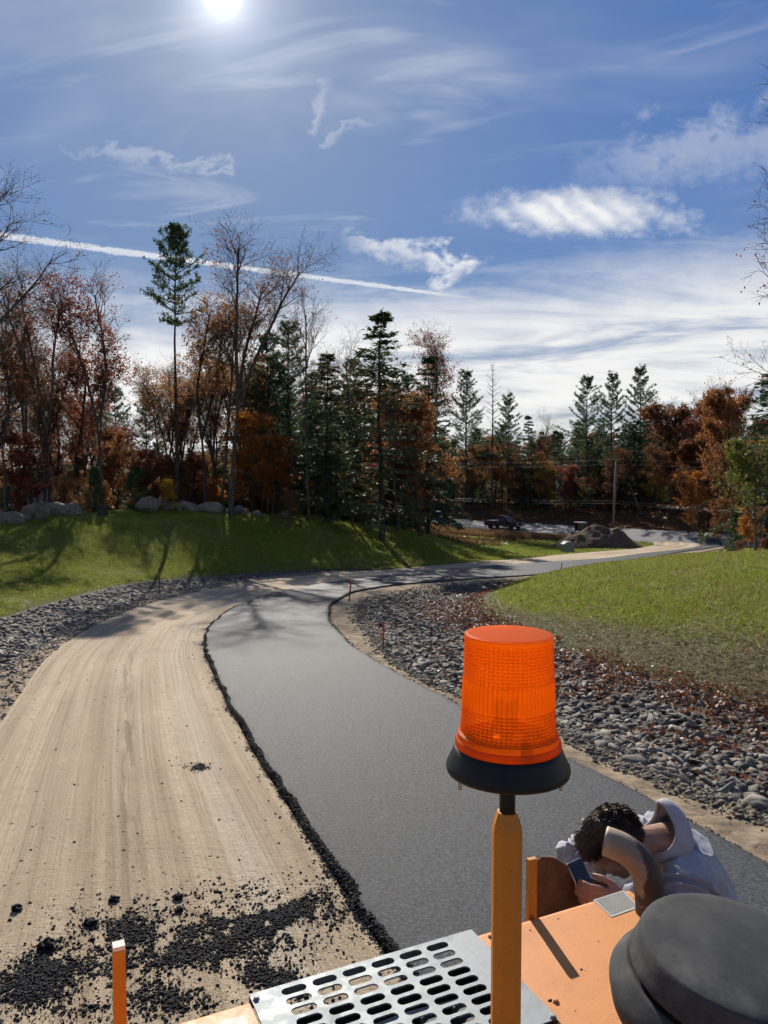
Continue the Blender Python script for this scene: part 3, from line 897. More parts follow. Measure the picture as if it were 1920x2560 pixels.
T('hemlock1', 328, 58, 352, 'needle_hemlock', 'ragged hemlock right of the slender bare tree', rz=.3, wide=1.2)
T('oak_bare2', 352, 60, 314, 'leaf_brown', 'bare grey tree left of the tall hemlock', rz=5.5, wide=.9)
T('hemlock1', 381, 57, 310, 'needle_hemlock', 'tallest dark hemlock at the end of the grass bank', rz=2.1, wide=1.25)
T('oak_bare2', 398, 64, 314, 'leaf_brown', 'bare twiggy tree right behind the tallest hemlock', rz=.7, wide=.9)
T('oak_sparse', 436, 133, 316, 'leaf_red', 'open oak with pink red leaves right of the tallest hemlock', rz=1.2, wide=.95)
T('maple_round', 420, 66, 372, 'leaf_rust', 'rust coloured tree below the pink red oak', rz=1.2)
T('pine_full1', 466, 131, 368, 'needle_pine', 'dark pine left of the dead leafless conifer', rz=.2, wide=.95)
T('dead_conifer', 491, 130, 362, 'leaf_brown', 'dead leafless conifer across the street between two pines', rz=.2)
T('pine_thin', 508, 128, 390, 'needle_pine', 'small narrow pine right of the dead conifer', rz=3.0)
T('oak_bare2', 538, 135, 405, 'leaf_yellow', 'pale bare tree in the gap above the blue pickup', rz=3.0)
T('pine_full2', 587, 122, 374, 'needle_pine', 'leftmost of the three tall pines beyond the utility pole', rz=3.9, wide=.95)
T('pine_full1', 611, 126, 371, 'needle_pine', 'middle one of the three tall pines beyond the utility pole', rz=1.4, wide=.9)
T('pine_full1', 638, 124, 364, 'needle_pine', 'rightmost and tallest of the three pines beyond the utility pole', rz=4.4, wide=.95)
T('maple_round', 681, 108, 389, 'leaf_rust', 'rust red oak right of the three tall pines', rz=1.1)
T('maple_round', 710, 104, 386, 'leaf_red', 'red crowned oak beside the rust oak at the street', rz=3.1, wide=.95)
T('maple_round', 738, 72, 368, 'leaf_rust', 'tall orange brown maple rising near the right edge', rz=2.0, wide=.7)
T('hemlock2', 768, 60, 362, 'needle_hemlock', 'dark green conifer cut by the right edge', rz=2.0)
T('young_tree', 757, 37, 418, 'leaf_green', 'young tree with green leaves and thin dark trunk on the right lawn', rz=.8)
T('oak_wide', 868, 30, 40, 'leaf_red', 'large bare oak reaching into the sky from the right edge', rz=2.4)

T('pine_full2', 114, 105, 385, 'needle_pine', 'small pine in the sky gap, left one of two', rz=1.0)
T('pine_thin', 147, 108, 386, 'needle_pine', 'small pine in the sky gap, right one of two', rz=2.0)
# smaller trees and bushes in front of the wood
for key, u, Y, v, leaf, label in (
    ('sapling1', 30, 53, 420, 'leaf_red', 'dark red oak sapling at the left behind the boulders'),
    ('sapling2', 62, 51, 470, 'leaf_brown', 'low brown bush beside the pale pointed boulder'),
    ('pine_young', 96, 51, 468, 'needle_young', 'left one of two green pine saplings behind the boulders'),
    ('pine_young', 131, 51, 472, 'needle_young', 'right one of two green pine saplings behind the boulders'),
    ('sapling1', 118, 56, 418, 'leaf_rust', 'large rust orange oak sapling in the sky gap'),
    ('sapling1', 146, 58, 440, 'leaf_red', 'red oak sapling left of the tall white pine'),
    ('sapling2', 168, 52, 474, 'leaf_yellow', 'bright yellow bush at the foot of the tall white pine'),
    ('sapling1', 252, 56, 398, 'leaf_orange', 'bright orange beech sapling right of the tallest oak'),
    ('sapling1', 276, 57, 425, 'leaf_orange', 'orange beech sapling below the two white pines'),
    ('sapling2', 212, 55, 488, 'leaf_orange', 'low orange bush left of the tallest oak trunk'),
    ('sapling2', 290, 54, 485, 'leaf_brown', 'brown undergrowth bush at the top of the bank'),
    ('sapling1', 398, 66, 412, 'leaf_red', 'dark red sapling right of the tallest hemlock trunk'),
    ('sapling1', 405, 68, 440, 'leaf_orange', 'orange sapling among the dark hemlock trunks'),
    ('sapling1', 566, 118, 458, 'leaf_red', 'dark red tree across the street above the mini excavator'),
    ('sapling1', 690, 96, 462, 'leaf_orange', 'orange sapling above the sandy drive'),
    ('sapling1', 655, 116, 452, 'leaf_yellow', 'yellow tinted sapling across the street right of the pole'),
    ('sapling1', 545, 122, 455, 'leaf_yellow', 'yellow orange sapling across the street above the blue pickup'),
    ('sapling2', 742, 44, 538, 'leaf_red', 'burgundy bush left of the young green tree'),
    ('sapling2', 765, 40, 536, 'leaf_red', 'burgundy bush cut by the right edge'),
    ('pine_young', 735, 62, 512, 'needle_young', 'small green conifer bush beyond the burgundy bush'),
    ('sapling1', 752, 58, 500, 'leaf_orange', 'orange bush behind the young green tree'),
    ('sapling1', 700, 92, 500, 'leaf_brown', 'brown bush spreading beside the sandy drive'),
    ('sapling1', 722, 86, 492, 'leaf_rust', 'rust bush at the street end right of the sandy drive'),
):
    T(key, u, Y, v, leaf, label, cat='sapling' if 'bush' not in label else 'bush', name='sapling' if 'bush' not in label else 'bush', group=None)

# the wood behind: alike trees, told apart by nothing
rf = np.random.default_rng(5)
def wood(n, box_, keys, hts, label, group, cond=lambda x, y: True, mind=2.2):
    placed, tries, made = [], 0, []
    while len(placed) < n and tries < 4000:
        tries += 1
        y = rf.uniform(box_[2], box_[3]); u = rf.uniform(box_[0], box_[1])
        x = (u - 384) / FPX * y
        if not cond(x, y) or any((x - a_) ** 2 + (y - b_) ** 2 < mind ** 2 for a_, b_ in placed): continue
        placed.append((x, y))
        key, leaf = keys[rf.integers(len(keys))]
        hh_ = rf.uniform(*hts)
        if 'left wood' in group: hh_ = min(hh_, 3.6 + (y - 54) * .33)
        made.append(tree(key, x, y, height=hh_, leaf=leaf, label=label, group=group, rz=rf.uniform(0, 6.28)))
    if len(made) <= 15:
        nm = 'first second third fourth fifth sixth seventh eighth ninth tenth eleventh twelfth thirteenth fourteenth fifteenth'.split()
        for k_, e_ in enumerate(sorted(made, key=lambda q: q.location.x / q.location.y)): e_['label'] = label + ', ' + nm[k_] + ' from the left'
offst = lambda x, y: street_d(x, y) < -7 and left_d(np.array([x]), np.array([y]))[0] > 14
across = lambda x, y: street_d(x, y) > 16 and not (abs(x - 46) < 4 and y < 122)
wood(9, (-40, 150, 55, 72), [('oak_sparse', 'leaf_rust'), ('oak_bare1', 'leaf_brown'), ('oak_bare2', 'leaf_brown'), ('oak_leaf1', 'leaf_brown')], (12, 17), 'tall rust leaved oak behind the left boulders', 'tall oaks at the left', lambda x, y: offst(x, y) and not (108 < 384 + x / y * 770 < 166), 2.0)
wood(6, (170, 260, 56, 72), [('oak_leaf1', 'leaf_brown'), ('oak_leaf1', 'leaf_rust'), ('oak_sparse', 'leaf_brown')], (12, 16), 'brown leaved oak behind the tallest oak', 'oaks behind the tallest oak', offst, 2.0)
wood(20, (-40, 420, 54, 80), [('oak_bare2', 'leaf_brown'), ('oak_bare2', 'leaf_rust'), ('oak_bare1', 'leaf_brown'), ('dead_conifer', 'leaf_brown')], (11, 16), 'slender bare trunk among the trees of the left side', 'bare slender trees', lambda x, y: offst(x, y) and not (112 < 384 + x / y * 770 < 164), 2.0)
wood(15, (250, 405, 66, 84), [('pine_full1', 'needle_pine'), ('hemlock1', 'needle_hemlock'), ('pine_full2', 'needle_pine'), ('hemlock2', 'needle_hemlock')], (10, 14.5), 'tall dark conifer right of the tallest oak', 'conifers right of the tallest oak', offst, 2.2)
wood(60, (-60, 425, 58, 115), [('hemlock1', 'needle_hemlock'), ('hemlock2', 'needle_hemlock'), ('hemlock2', 'needle_pine')], (6.5, 12), 'dark hemlock standing in the shade of the left wood', 'hemlocks in the left wood', offst)
wood(20, (255, 430, 82, 104), [('pine_full1', 'needle_pine'), ('pine_full2', 'needle_pine'), ('hemlock1', 'needle_hemlock')], (17, 21.5), 'tall pine standing back in the centre of the forest', 'tall pines in the centre', offst, 2.6)
wood(36, (60, 400, 78, 118), [('hemlock1', 'needle_hemlock'), ('hemlock2', 'needle_hemlock'), ('oak_leaf2', 'leaf_brown'), ('pine_full2', 'needle_pine'), ('maple_round', 'leaf_brown')], (9, 13), 'tree at the dim back of the left side forest', 'back of the left forest', offst, 2.2)
wood(46, (-60, 425, 60, 122), [('oak_leaf2', 'leaf_rust'), ('oak_leaf1', 'leaf_brown'), ('maple_round', 'leaf_rust'), ('oak_leaf2', 'leaf_red')], (7, 12.5), 'rust brown hardwood inside the left wood', 'hardwoods in the left wood', offst)
wood(46, (-30, 425, 56, 84), [('sapling1', 'leaf_rust'), ('sapling1', 'leaf_orange'), ('sapling2', 'leaf_brown'), ('sapling2', 'needle_young')], (4, 7), 'understorey sapling between the trunks of the left wood', 'saplings in the left wood', offst, 1.5)
wood(52, (380, 800, 116, 155), [('hemlock1', 'needle_hemlock'), ('hemlock2', 'needle_pine'), ('pine_full2', 'needle_pine'), ('hemlock1', 'needle_pine')], (11, 16), 'dark conifer in the shaded wood across the street', 'conifers across the street', across, 2.5)
wood(42, (380, 800, 114, 155), [('oak_leaf2', 'leaf_rust'), ('maple_round', 'leaf_red'), ('maple_round', 'leaf_brown'), ('oak_leaf1', 'leaf_rust'), ('maple_round', 'leaf_orange')], (8, 13), 'autumn hardwood in the wood across the street', 'hardwoods across the street', across, 2.5)
wood(60, (400, 780, 112, 140), [('sapling1', 'leaf_brown'), ('sapling2', 'leaf_rust'), ('pine_young', 'needle_hemlock'), ('sapling1', 'needle_hemlock'), ('hemlock2', 'needle_hemlock')], (3, 6.5), 'understorey bush below the trees across the street', 'undergrowth across the street', lambda x, y: street_d(x, y) > 13 and not (abs(x - 46) < 4 and y < 122), 1.6)
wood(34, (390, 640, 138, 172), [('hemlock1', 'needle_hemlock'), ('hemlock2', 'needle_pine'), ('maple_round', 'leaf_brown'), ('hemlock2', 'needle_hemlock')], (7, 12), 'dark tree deep in the wood across the street', 'deep wood across the street', across, 2.4)
wood(60, (-80, 860, 155, 230), [('maple_round', 'leaf_rust'), ('maple_round', 'leaf_brown'), ('pine_full1', 'needle_pine'), ('hemlock1', 'needle_hemlock'), ('maple_round', 'leaf_red')], (13, 18), 'distant tree of the wooded rise behind everything', 'distant trees', lambda x, y: street_d(x, y) > 16, 4)
wood(14, (660, 830, 75, 112), [('maple_round', 'leaf_rust'), ('hemlock1', 'needle_hemlock'), ('oak_leaf2', 'leaf_red')], (8, 13), 'mixed tree at the wood edge beyond the right lawn', 'trees beyond the right lawn', lambda x, y: (street_d(x, y) > 12 and not (abs(x - 46) < 4 and y < 122)), 3)
# ------------------------------------------------------------------ stones
def gp(u, v):
    """point of the ground seen in the photograph's direction (u, v)"""
    d = ray(u, v); s = np.linspace(1.5, 140, 4000)
    z = EYE + d.z * s - H(d.x * s, d.y * s)
    k_ = int(np.argmax(z < 0)); a_, b_ = z[k_ - 1], z[k_]
    t_ = s[k_ - 1] + (s[k_] - s[k_ - 1]) * a_ / (a_ - b_)
    return d.x * t_, d.y * t_

mat('riprap_stone', (.13, .13, .135), .85, (.24, .235, .23), 5, bump=.01, bscale=24, spec=.3, rough2=.7)
def island_mat(name, cols, rough=.85, bump=.008, bscale=25, spec=.3):
    """colour changes from stone to stone"""
    m = mat(name, cols[0], rough, spec=spec); nt = m.node_tree; b = nt.nodes['Principled BSDF']
    g = nt.nodes.new('ShaderNodeNewGeometry'); oi = nt.nodes.new('ShaderNodeObjectInfo')
    r = (NX(nt, g.outputs['Random Per Island']) * .5 + NX(nt, oi.outputs['Random']) * 3.0)._m('FRACT')
    ramp = nt.nodes.new('ShaderNodeValToRGB'); nt.links.new(r.s, ramp.inputs[0])
    el_ = ramp.color_ramp.elements
    while len(el_) < len(cols): el_.new(.5)
    for i_, c_ in enumerate(cols): el_[i_].position = i_ / (len(cols) - 1); el_[i_].color = tuple(c_) + (1,)
    t = nt.nodes.new('ShaderNodeTexCoord').outputs['Object']
    n1 = noise(nt, t, bscale * .4, 5, .65)
    c = mixc(nt, n1.sm(.4, .7) * .5, ramp.outputs[0], (.30, .28, .25))
    nt.links.new(c, b.inputs['Base Color'])
    bump_to(nt, b, noise(nt, t, bscale, 5, .65), bump)
    return m
island_mat('ditch_stone', [(.072, .066, .058), (.155, .142, .124), (.25, .225, .185), (.10, .09, .08), (.33, .29, .23), (.085, .078, .07), (.18, .135, .098), (.13, .12, .105)])
island_mat('boulder_stone', [(.15, .132, .105), (.21, .188, .15), (.17, .145, .115)], .9, .10, 3.0)

def rock_hull(rg, npts=13, fl=.55, el_=1.35):
    bm = bmesh.new()
    for _ in range(npts):
        p = rg.normal(0, 1, 3); p /= np.linalg.norm(p); p *= rg.uniform(.8, 1.08)
        bm.verts.new((p[0] * el_, p[1], p[2] * fl))
    r = bmesh.ops.convex_hull(bm, input=bm.verts)
    bmesh.ops.delete(bm, geom=[g_ for g_ in r['geom_interior'] if isinstance(g_, bmesh.types.BMVert)], context='VERTS')
    bmesh.ops.triangulate(bm, faces=bm.faces)
    v, f = bm_out(bm)
    return np.array(v), np.array(f)
rg_ = np.random.default_rng(3)
ROCKS = [rock_hull(rg_, 11 + i_ % 4, rg_.uniform(.32, .6), rg_.uniform(1.1, 1.8)) for i_ in range(14)]
ROCK_ME = [mesh_np('rock', v, f, MATS['ditch_stone']) for v, f in ROCKS]

def rotm(rg, n, tilt):
    az, a1, a2 = rg.uniform(0, 6.283, n), rg.normal(0, tilt, n), rg.normal(0, tilt, n)
    return az, a1, a2
def eul(az, a, b):
    return np.array(Euler((a, b, az)).to_matrix())
def in_view(x, y, z):
    dp = y * math.cos(PITCH) + (z - EYE) * math.sin(PITCH)
    return (y > .5) & (np.abs(x / np.maximum(dp, .1)) < .56) & ((z - EYE) / np.maximum(dp, .1) > -.80)

def stones(parent, ka, kb, n, y0, y1, smin, smax, seed, nind, label):
    rg = np.random.default_rng(seed)
    y = rg.uniform(y0, y1, n * 4); wd = xl(kb, y) - xl(ka, y)
    keep_ = rg.random(n * 4) * 4.6 < np.maximum(wd, 0) * np.clip(22 / (y + 4), .45, 1.3)
    y = y[keep_][:n]; n = len(y)
    t = rg.beta(.95, .95, n); x = xl(ka, y) + (xl(kb, y) - xl(ka, y)) * (t * 1.0 + (.0 if ka == 'L5' else .04) * (1 - t))
    s = smin * (smax / smin) ** (rg.random(n) ** 2.0)
    z = H(x, y) + s * .18
    az, a1, a2 = rotm(rg, n, .38)
    vis = in_view(x, y, z)
    app = np.where(vis, s / np.hypot(x, y), 0)
    order = np.argsort(-app)
    ind = set(order[:nind].tolist())
    Vs, Fs, nv = [], [], 0
    for i_ in range(n):
        k_ = int(rg.integers(len(ROCKS)))
        if i_ in ind:
            link('rock', ROCK_ME[k_], parent, (x[i_], y[i_], z[i_]), (a1[i_], a2[i_], az[i_]), s[i_])
        else:
            v = ROCKS[k_][0] @ eul(az[i_], a1[i_], a2[i_]).T * s[i_] + (x[i_], y[i_], z[i_])
            Vs.append(v); Fs.append(ROCKS[k_][1] + nv); nv += len(v)
    o = mk('small_stones', (np.concatenate(Vs), np.concatenate(Fs)), MATS['ditch_stone'], parent)
    tag(o, kind='stuff')
stones(SWR, 'L5', 'L6', 11000, 3, 44, .03, .118, 21, 295, '')
stones(SWL, 'L0', 'L1', 6000, 8, 46, .035, .125, 22, 200, '')

# pebbles and clods on the dirt shoulder
def clods(name, X, Y, S, matn, label, parent=None, seed=1, zoff=.3, lib=None, cat=None, H_=None):
    rg = np.random.default_rng(seed); n = len(X); Z = (H(X, Y) if H_ is None else H_) + S * zoff
    az = rg.uniform(0, 6.28, n); kk = rg.integers(len(ROCKS), size=n)
    Vs, Fs, nv = [], [], 0
    for k_ in range(len(ROCKS)):
        q = np.where(kk == k_)[0]
        if not len(q): continue
        v0, f0 = ROCKS[k_]; v0 = v0 * (.85, 1.0, 1.35)
        c, s_ = np.cos(az[q])[:, None], np.sin(az[q])[:, None]
        vx = v0[None, :, 0] * c - v0[None, :, 1] * s_; vy = v0[None, :, 0] * s_ + v0[None, :, 1] * c
        v = np.stack([vx, vy, np.repeat(v0[None, :, 2], len(q), 0)], -1) * S[q][:, None, None] + np.stack([X[q], Y[q], Z[q]], -1)[:, None]
        Vs.append(v.reshape(-1, 3)); Fs.append((f0[None] + (np.arange(len(q)) * len(v0))[:, None, None]).reshape(-1, 3) + nv); nv += len(q) * len(v0)
    o = mk(name, (np.concatenate(Vs), np.concatenate(Fs)), MATS[matn], parent)
    return tag(o, label, cat, kind='stuff')
island_mat('shoulder_clod', [(.11, .085, .06), (.16, .125, .09), (.08, .065, .05), (.22, .175, .12)], .95)
rg = np.random.default_rng(40)
y = 4 + 36 * rg.random(9000) ** 1.7; t = np.clip(rg.normal(.80, .14, 9000), .45, 1.04)
clods('soil_clods', xl('L4', y) + (xl('L5', y) - xl('L4', y)) * t, y, .012 * (4.5 ** rg.random(9000) ** 2.2), 'shoulder_clod', 'brown soil crumbs and pebbles on the inner dirt shoulder', seed=2, cat='soil')
y = 3 + 30 * rg.random(1500) ** 1.8; t = rg.random(1500)
xg = xl('L2', y) + (xl('L3', y) - xl('L2', y)) * t
clods('gravel', xg, y, .006 * (3.0 ** rg.random(1500) ** 3), 'shoulder_clod', 'scattered small pebbles lying on the packed dirt lane', seed=4, cat='gravel', H_=Hd(xg, y))
y = 8 + 36 * rg.random(2600) ** 1.5; t = rg.random(2600)
clods('verge_gravel', xl('L1', y) + (xl('L2', y) - xl('L1', y)) * t, y, .015 * (3.5 ** rg.random(2600) ** 2), 'ditch_stone', 'loose gravel on the verge by the left ditch', seed=5, cat='gravel')

# ------------------------------------------------------------------ loose asphalt
y = np.concatenate([2.5 + 27 * rg.random(13000) ** 1.5, 28 + 30 * rg.random(2000)]); n = len(y)
off = np.abs(rg.normal(0, 1, n)) * (.035 + .04 * np.clip(vnoise(y, y * 0, .6, 3) + .5 * vnoise(y, y * 0, .2, 13) + .2, 0, 1)) * np.where(rg.random(n) < .05, 2.6, 1) - .06
xe = xl('L3', y) - off + vnoise(y, y * 0, .35, 4) * .05
clods('asphalt_crumbs', xe, y, .0055 * (3.4 ** rg.random(n) ** 1.8), 'asphalt_loose', 'black asphalt crumbs lining the ragged edge of the new strip', seed=6, zoff=.5, cat='asphalt', H_=Hd(xe, y) + np.interp(-off, [-.05, .0, .03], [0.0, .045, .066]))
y = 3 + 40 * rg.random(3500) ** 1.4
clods('edge_crumbs', xl('L4', y) + np.abs(rg.normal(0, .05, 3500)), y, .007 * (3 ** rg.random(3500) ** 1.6), 'asphalt_loose', 'black crumbs along the inner edge of the asphalt bend', seed=7, zoff=.5, cat='asphalt')
PA = [(285, 915, 62, 17, -.22, 1900), (235, 926, 40, 15, -.2, 1000), (130, 928, 36, 17, .1, 900), (50, 973, 38, 22, -.3, 1000), (175, 958, 70, 11, -.1, 1000), (268, 973, 44, 14, .35, 700), (14, 994, 30, 15, 0, 600), (160, 998, 40, 15, .2, 330),
      (190, 945, 130, 36, -.1, 900), (215, 893, 90, 12, -.1, 160), (199, 766, 6, 2.6, 0, 110), (199, 767, 16, 5, 0, 40), (90, 1010, 90, 14, 0, 300)]
XX, YY, SS = [], [], []
for u, v, a_, b_, r_, n in PA:
    n = int(n * 2.6); q = rg.normal(0, .62, (n, 2)) * np.exp(rg.normal(0, .25, (n, 1))); q = q[(np.abs(q) < 2.6).all(1)]
    du, dv = q[:, 0] * a_, q[:, 1] * b_
    uu, vv = u + du * math.cos(r_) - dv * math.sin(r_), v + du * math.sin(r_) + dv * math.cos(r_)
    sl = -(math.sin(PITCH) + (512 - vv) / FPX * math.cos(PITCH)) / (math.cos(PITCH) - (512 - vv) / FPX * math.sin(PITCH))
    Yq = EYE / (sl - .065); Xq = (uu - 384) / FPX / (math.cos(PITCH) - (512 - vv) / FPX * math.sin(PITCH)) * Yq
    pat = vnoise(Xq, Yq, .13, 5) * .5 + vnoise(Xq, Yq, .05, 6) * .5
    kp = (Xq < xl('L3', Yq) + .03) & (pat > rg.normal(-.12, .25, len(Xq))) & (Yq > 2.6)
    XX.append(Xq[kp]); YY.append(Yq[kp]); SS.append(.0045 * (3.6 ** rg.random(kp.sum()) ** 2.0))
XX, YY, SS = map(np.concatenate, (XX, YY, SS))
nc = rg.integers(len(XX), size=9000)          # fines settled between the lumps
XX = np.concatenate([XX, XX[nc] + rg.normal(0, .018, 9000)]); YY = np.concatenate([YY, YY[nc] + rg.normal(0, .03, 9000)]); SS = np.concatenate([SS, rg.uniform(.0025, .005, 9000)])
clods('asphalt_spill', XX, YY, SS, 'asphalt_loose', 'spilled loose black asphalt strewn over the dirt lane', seed=8, zoff=.45, cat='asphalt', H_=Hd(XX, YY))
for i_, (u, v, s, lab) in enumerate(((17, 910, .034, 'lone black asphalt clump farthest left on the dirt lane'), (114, 899, .032, 'round asphalt clump at the top of the spill, left of centre'),
                         (178, 902, .032, 'largest round asphalt clump above the middle of the spill'), (179, 914, .026, 'asphalt clump just below the largest round clump'),
                         (90, 924, .036, 'wide asphalt clump at the upper left of the spill'), (47, 951, .045, 'broad asphalt clump above the lower left patch of the spill'))):
    x, y = gp(u, v)
    bm = bmesh.new(); bmesh.ops.create_icosphere(bm, subdivisions=3, radius=1)
    for q in bm.verts:
        c_ = q.co.copy(); f = 1 + .30 * math.sin(c_.x * 4 + i_) * math.sin(c_.y * 5 + i_ * 2) + .18 * math.sin(c_.z * 9 + c_.x * 7 + i_) + random.uniform(-.1, .1)
        q.co = Vector((c_.x * f * 1.15, c_.y * f, c_.z * f * .75)) * s
    v_, f_ = bm_out(bm)
    tag(mk('asphalt_clump', (v_, f_), MATS['asphalt_loose'], None, loc=(x, y, float(Hd(np.array([x]), np.array([y]))[0]) + s * .5)), lab, 'clump', 'asphalt clumps on the dirt lane')

# ------------------------------------------------------------------ grass, straw and fallen leaves
leaf_mat('grass_blade', (.155, .205, .024), (.21, .235, .036), (.26, .25, .06), .55)
leaf_mat('straw_blade', (.30, .25, .13), (.38, .33, .2), (.2, .16, .08), .25)
leaf_mat('fallen_leaf', (.20, .10, .04), (.30, .19, .09), (.38, .27, .15), .3, .9)
leaf_mat('fallen_red', (.14, .042, .020), (.20, .075, .03), (.27, .14, .065), .3, .5)

def blades(name, x, y, h, w, matn, label, seed, lean=.45, flat=False, cat='grass'):
    rg = np.random.default_rng(seed); n = len(x); z = H(x, y)
    az = rg.uniform(0, 6.283, n); hh = h * rg.uniform(.5, 1.4, n)
    ln = rg.normal(0, lean, (n, 2))
    dx, dy = np.cos(az), np.sin(az)
    ww = w * rg.uniform(.7, 1.3, n)
    up = np.where(flat, .28, 1.0)
    p0 = np.stack([x - dx * ww, y - dy * ww, z - .005], -1); p1 = np.stack([x + dx * ww, y + dy * ww, z - .005], -1)
    tip = np.stack([x + ln[:, 0] * hh, y + ln[:, 1] * hh, z + hh * up], -1)
    V = np.stack([p0, p1, tip], 1).reshape(-1, 3)
    o = mk(name, (V, np.arange(len(V)).reshape(-1, 3)), MATS[matn])
    return tag(o, label, cat, kind='stuff')
def sample_lawn(rg, n, side, ymin, ymax, pw=1.6):
    y = ymin + (ymax - ymin) * rg.random(n) ** pw
    if side > 0: x = xl('L6', y) + rg.random(n) * np.maximum(.54 * y - xl('L6', y), 1.0)
    else: x = xl('L0', y) - rg.random(n) * 16
    return x, y
x, y = sample_lawn(rg, 150000, 1, 8, 62, 1.5); rd = right_d(x, y)
bare = np.clip(1.25 - rd / np.interp(y, [-10, 10, 16, 22, 30, 50], [5.2, 4.0, 2.5, 1.0, .5, .4]), 0, 1)
kp = rg.random(len(x)) > bare * 1.15
blades('grass', x[kp], y[kp], .055, .006 + .0004 * y[kp], 'grass_blade', 'short green grass growing on the right lawn mound', 51, .7)
x2, y2 = sample_lawn(rg, 80000, 1, 6, 36, 1.3); rd = right_d(x2, y2)
bare2 = np.clip(1.25 - rd / np.interp(y2, [-10, 10, 16, 22, 30, 50], [5.2, 4.0, 2.5, 1.0, .5, .4]), 0, 1)
kp = rg.random(len(x2)) < bare2 + .05
blades('straw', x2[kp], y2[kp], .15, .005 + .0003 * y2[kp], 'straw_blade', 'pale straw mulch on the bare edge of the right lawn', 52, .9, True, 'straw')
y = 4 + 18 * rg.random(5200) ** 1.4
x = xl('L4', y) + (xl('L5', y) - xl('L4', y)) * np.clip(rg.normal(.85, .25, 5200), .2, 1.3)
blades('straw_wisps', x, y, .10, .003 + .0002 * y, 'straw_blade', 'wisps of straw along the inner dirt shoulder', 53, .9, True, 'straw')
x, y = sample_lawn(rg, 170000, -1, 12, 62, 1.0)
kp = (x > -.56 * y - 1) & (left_d(x, y) > .1) & (left_d(x, y) < LAWN_W) & (vnoise(x, y, 1.4, 21) + .6 * vnoise(x, y, .5, 22) > rg.normal(-.75, .3, len(x)))
blades('bank_grass', x[kp], y[kp], .07, .008 + .0003 * y[kp], 'grass_blade', 'grass growing on the bank below the boulders', 54, .6)
n = 60000; y = rg.uniform(46, 108, n); x = rg.uniform(0, 32, n)
kp = (x < xl('L2', np.minimum(y, 94)) - .2) & (street_d(x, y) < -1.0) & (left_d(x, y) > 0) & ((left_d(x, y) > LAWN_W) | (y > 60))
blades('meadow_grass', x[kp], y[kp], .10, .035, 'grass_blade', 'bright green grass of the far lawn by the street', 56, .6)
x, y = sample_lawn(rg, 30000, -1, 12, 56, 1.0)
kp = (x > -.56 * y - 1) & (left_d(x, y) > .05) & (left_d(x, y) < 9) & (vnoise(x, y, 1.6, 12) + .5 * vnoise(x, y, .5, 13) > -.1 + .08 * left_d(x, y))
blades('bank_straw', x[kp], y[kp], .09, .007 + .0003 * y[kp], 'straw_blade', 'dead pale grass at the foot of the boulder bank', 57, .8, True)
# tall dry weeds between far lawn and street
n = 40000; s_ = rg.uniform(-2, 60, n); t = -rg.uniform(.8, 10.5, n) * (.4 + .6 * np.clip((s_ - 5) / 25, 0, 1))
x, y = E0[0] + ED[0] * s_ + EN[0] * t, E0[1] + ED[1] * s_ + EN[1] * t
leaf_mat('weed_blade', (.19, .105, .05), (.26, .16, .075), (.13, .085, .04), .35)
kp = (y > xl('L2', y) * 0 + 70) & (x < 24)
blades('dry_weeds', x[kp], y[kp], .55, .035, 'weed_blade', 'tall brown weeds between the far lawn and the street', 55, .3, cat='weeds')

def litter(name, x, y, s, matn, label, seed, lift=.02):
    rg = np.random.default_rng(seed)
    C = np.stack([x, y, H(x, y) + lift], -1)
    V, Fq = leaves(rg, C, s, .7, .35)
    return tag(mk(name, (V, Fq), MATS[matn]), label, 'leaves', kind='stuff')
x, y = sample_lawn(rg, 3600, 1, 9, 60, 1.1)
litter('fallen_leaves', x, y, .038, 'fallen_leaf', 'fallen leaves sprinkled over the right lawn', 61, .05)
y = 5 + 34 * rg.random(15000) ** 1.4
x = xl('L5', y) + (xl('L6', y) - xl('L5', y)) * np.clip(1.06 - np.abs(rg.normal(0, .36, 15000)), .12, 1.1)
kp = vnoise(x, y, 1.1, 7) + .5 * vnoise(x, y, .4, 9) > -.1 - .6 * (x > xl('L6', y) - .6)
litter('leaf_drift', x[kp], y[kp], .034, 'fallen_red', 'red brown leaves drifted among the stones of the swale', 62, .09)
x, y = sample_lawn(rg, 900, -1, 14, 60, 1.0)
litter('bank_leaves', x, y, .05, 'fallen_leaf', 'few pale leaves on the grass bank', 63, .05)
x = rg.uniform(-70, 60, 26000); y = rg.uniform(40, 130, 26000)
kp = ((left_d(x, y) > 13.5) & (street_d(x, y) < -7)) | (street_d(x, y) > 9)
litter('forest_leaves', x[kp], y[kp], .16, 'fallen_red', 'leaf litter covering the floor of the woods', 64, .06)

# ------------------------------------------------------------------ boulders on the bank
def boulder_me(seed, sx, sy, sz):
    rg = np.random.default_rng(seed)
    v, f = rock_hull(rg, 13, 1, 1)
    bm = bmesh.new(); vs_ = [bm.verts.new(p) for p in v]
    for t_ in f: bm.faces.new([vs_[int(k_)] for k_ in t_])
    bmesh.ops.bevel(bm, geom=list(bm.edges), offset=.07, segments=2, affect='EDGES')
    bmesh.ops.triangulate(bm, faces=bm.faces)
    bmesh.ops.subdivide_edges(bm, edges=bm.edges, cuts=1, use_grid_fill=True)
    mn = np.array([q.co[:] for q in bm.verts]); lo, hi = mn.min(0), mn.max(0)
    for q in bm.verts:
        c_ = (np.array(q.co[:]) - lo) / (hi - lo) - (.5, .5, 0.0)
        q.co = Vector(c_ * (sx, sy, sz)) + Vector([random.uniform(-.012, .012) for _ in range(3)])
    v_, f_ = bm_out(bm)
    return mesh_np('boulder', v_, f_, MATS['boulder_stone'], True)
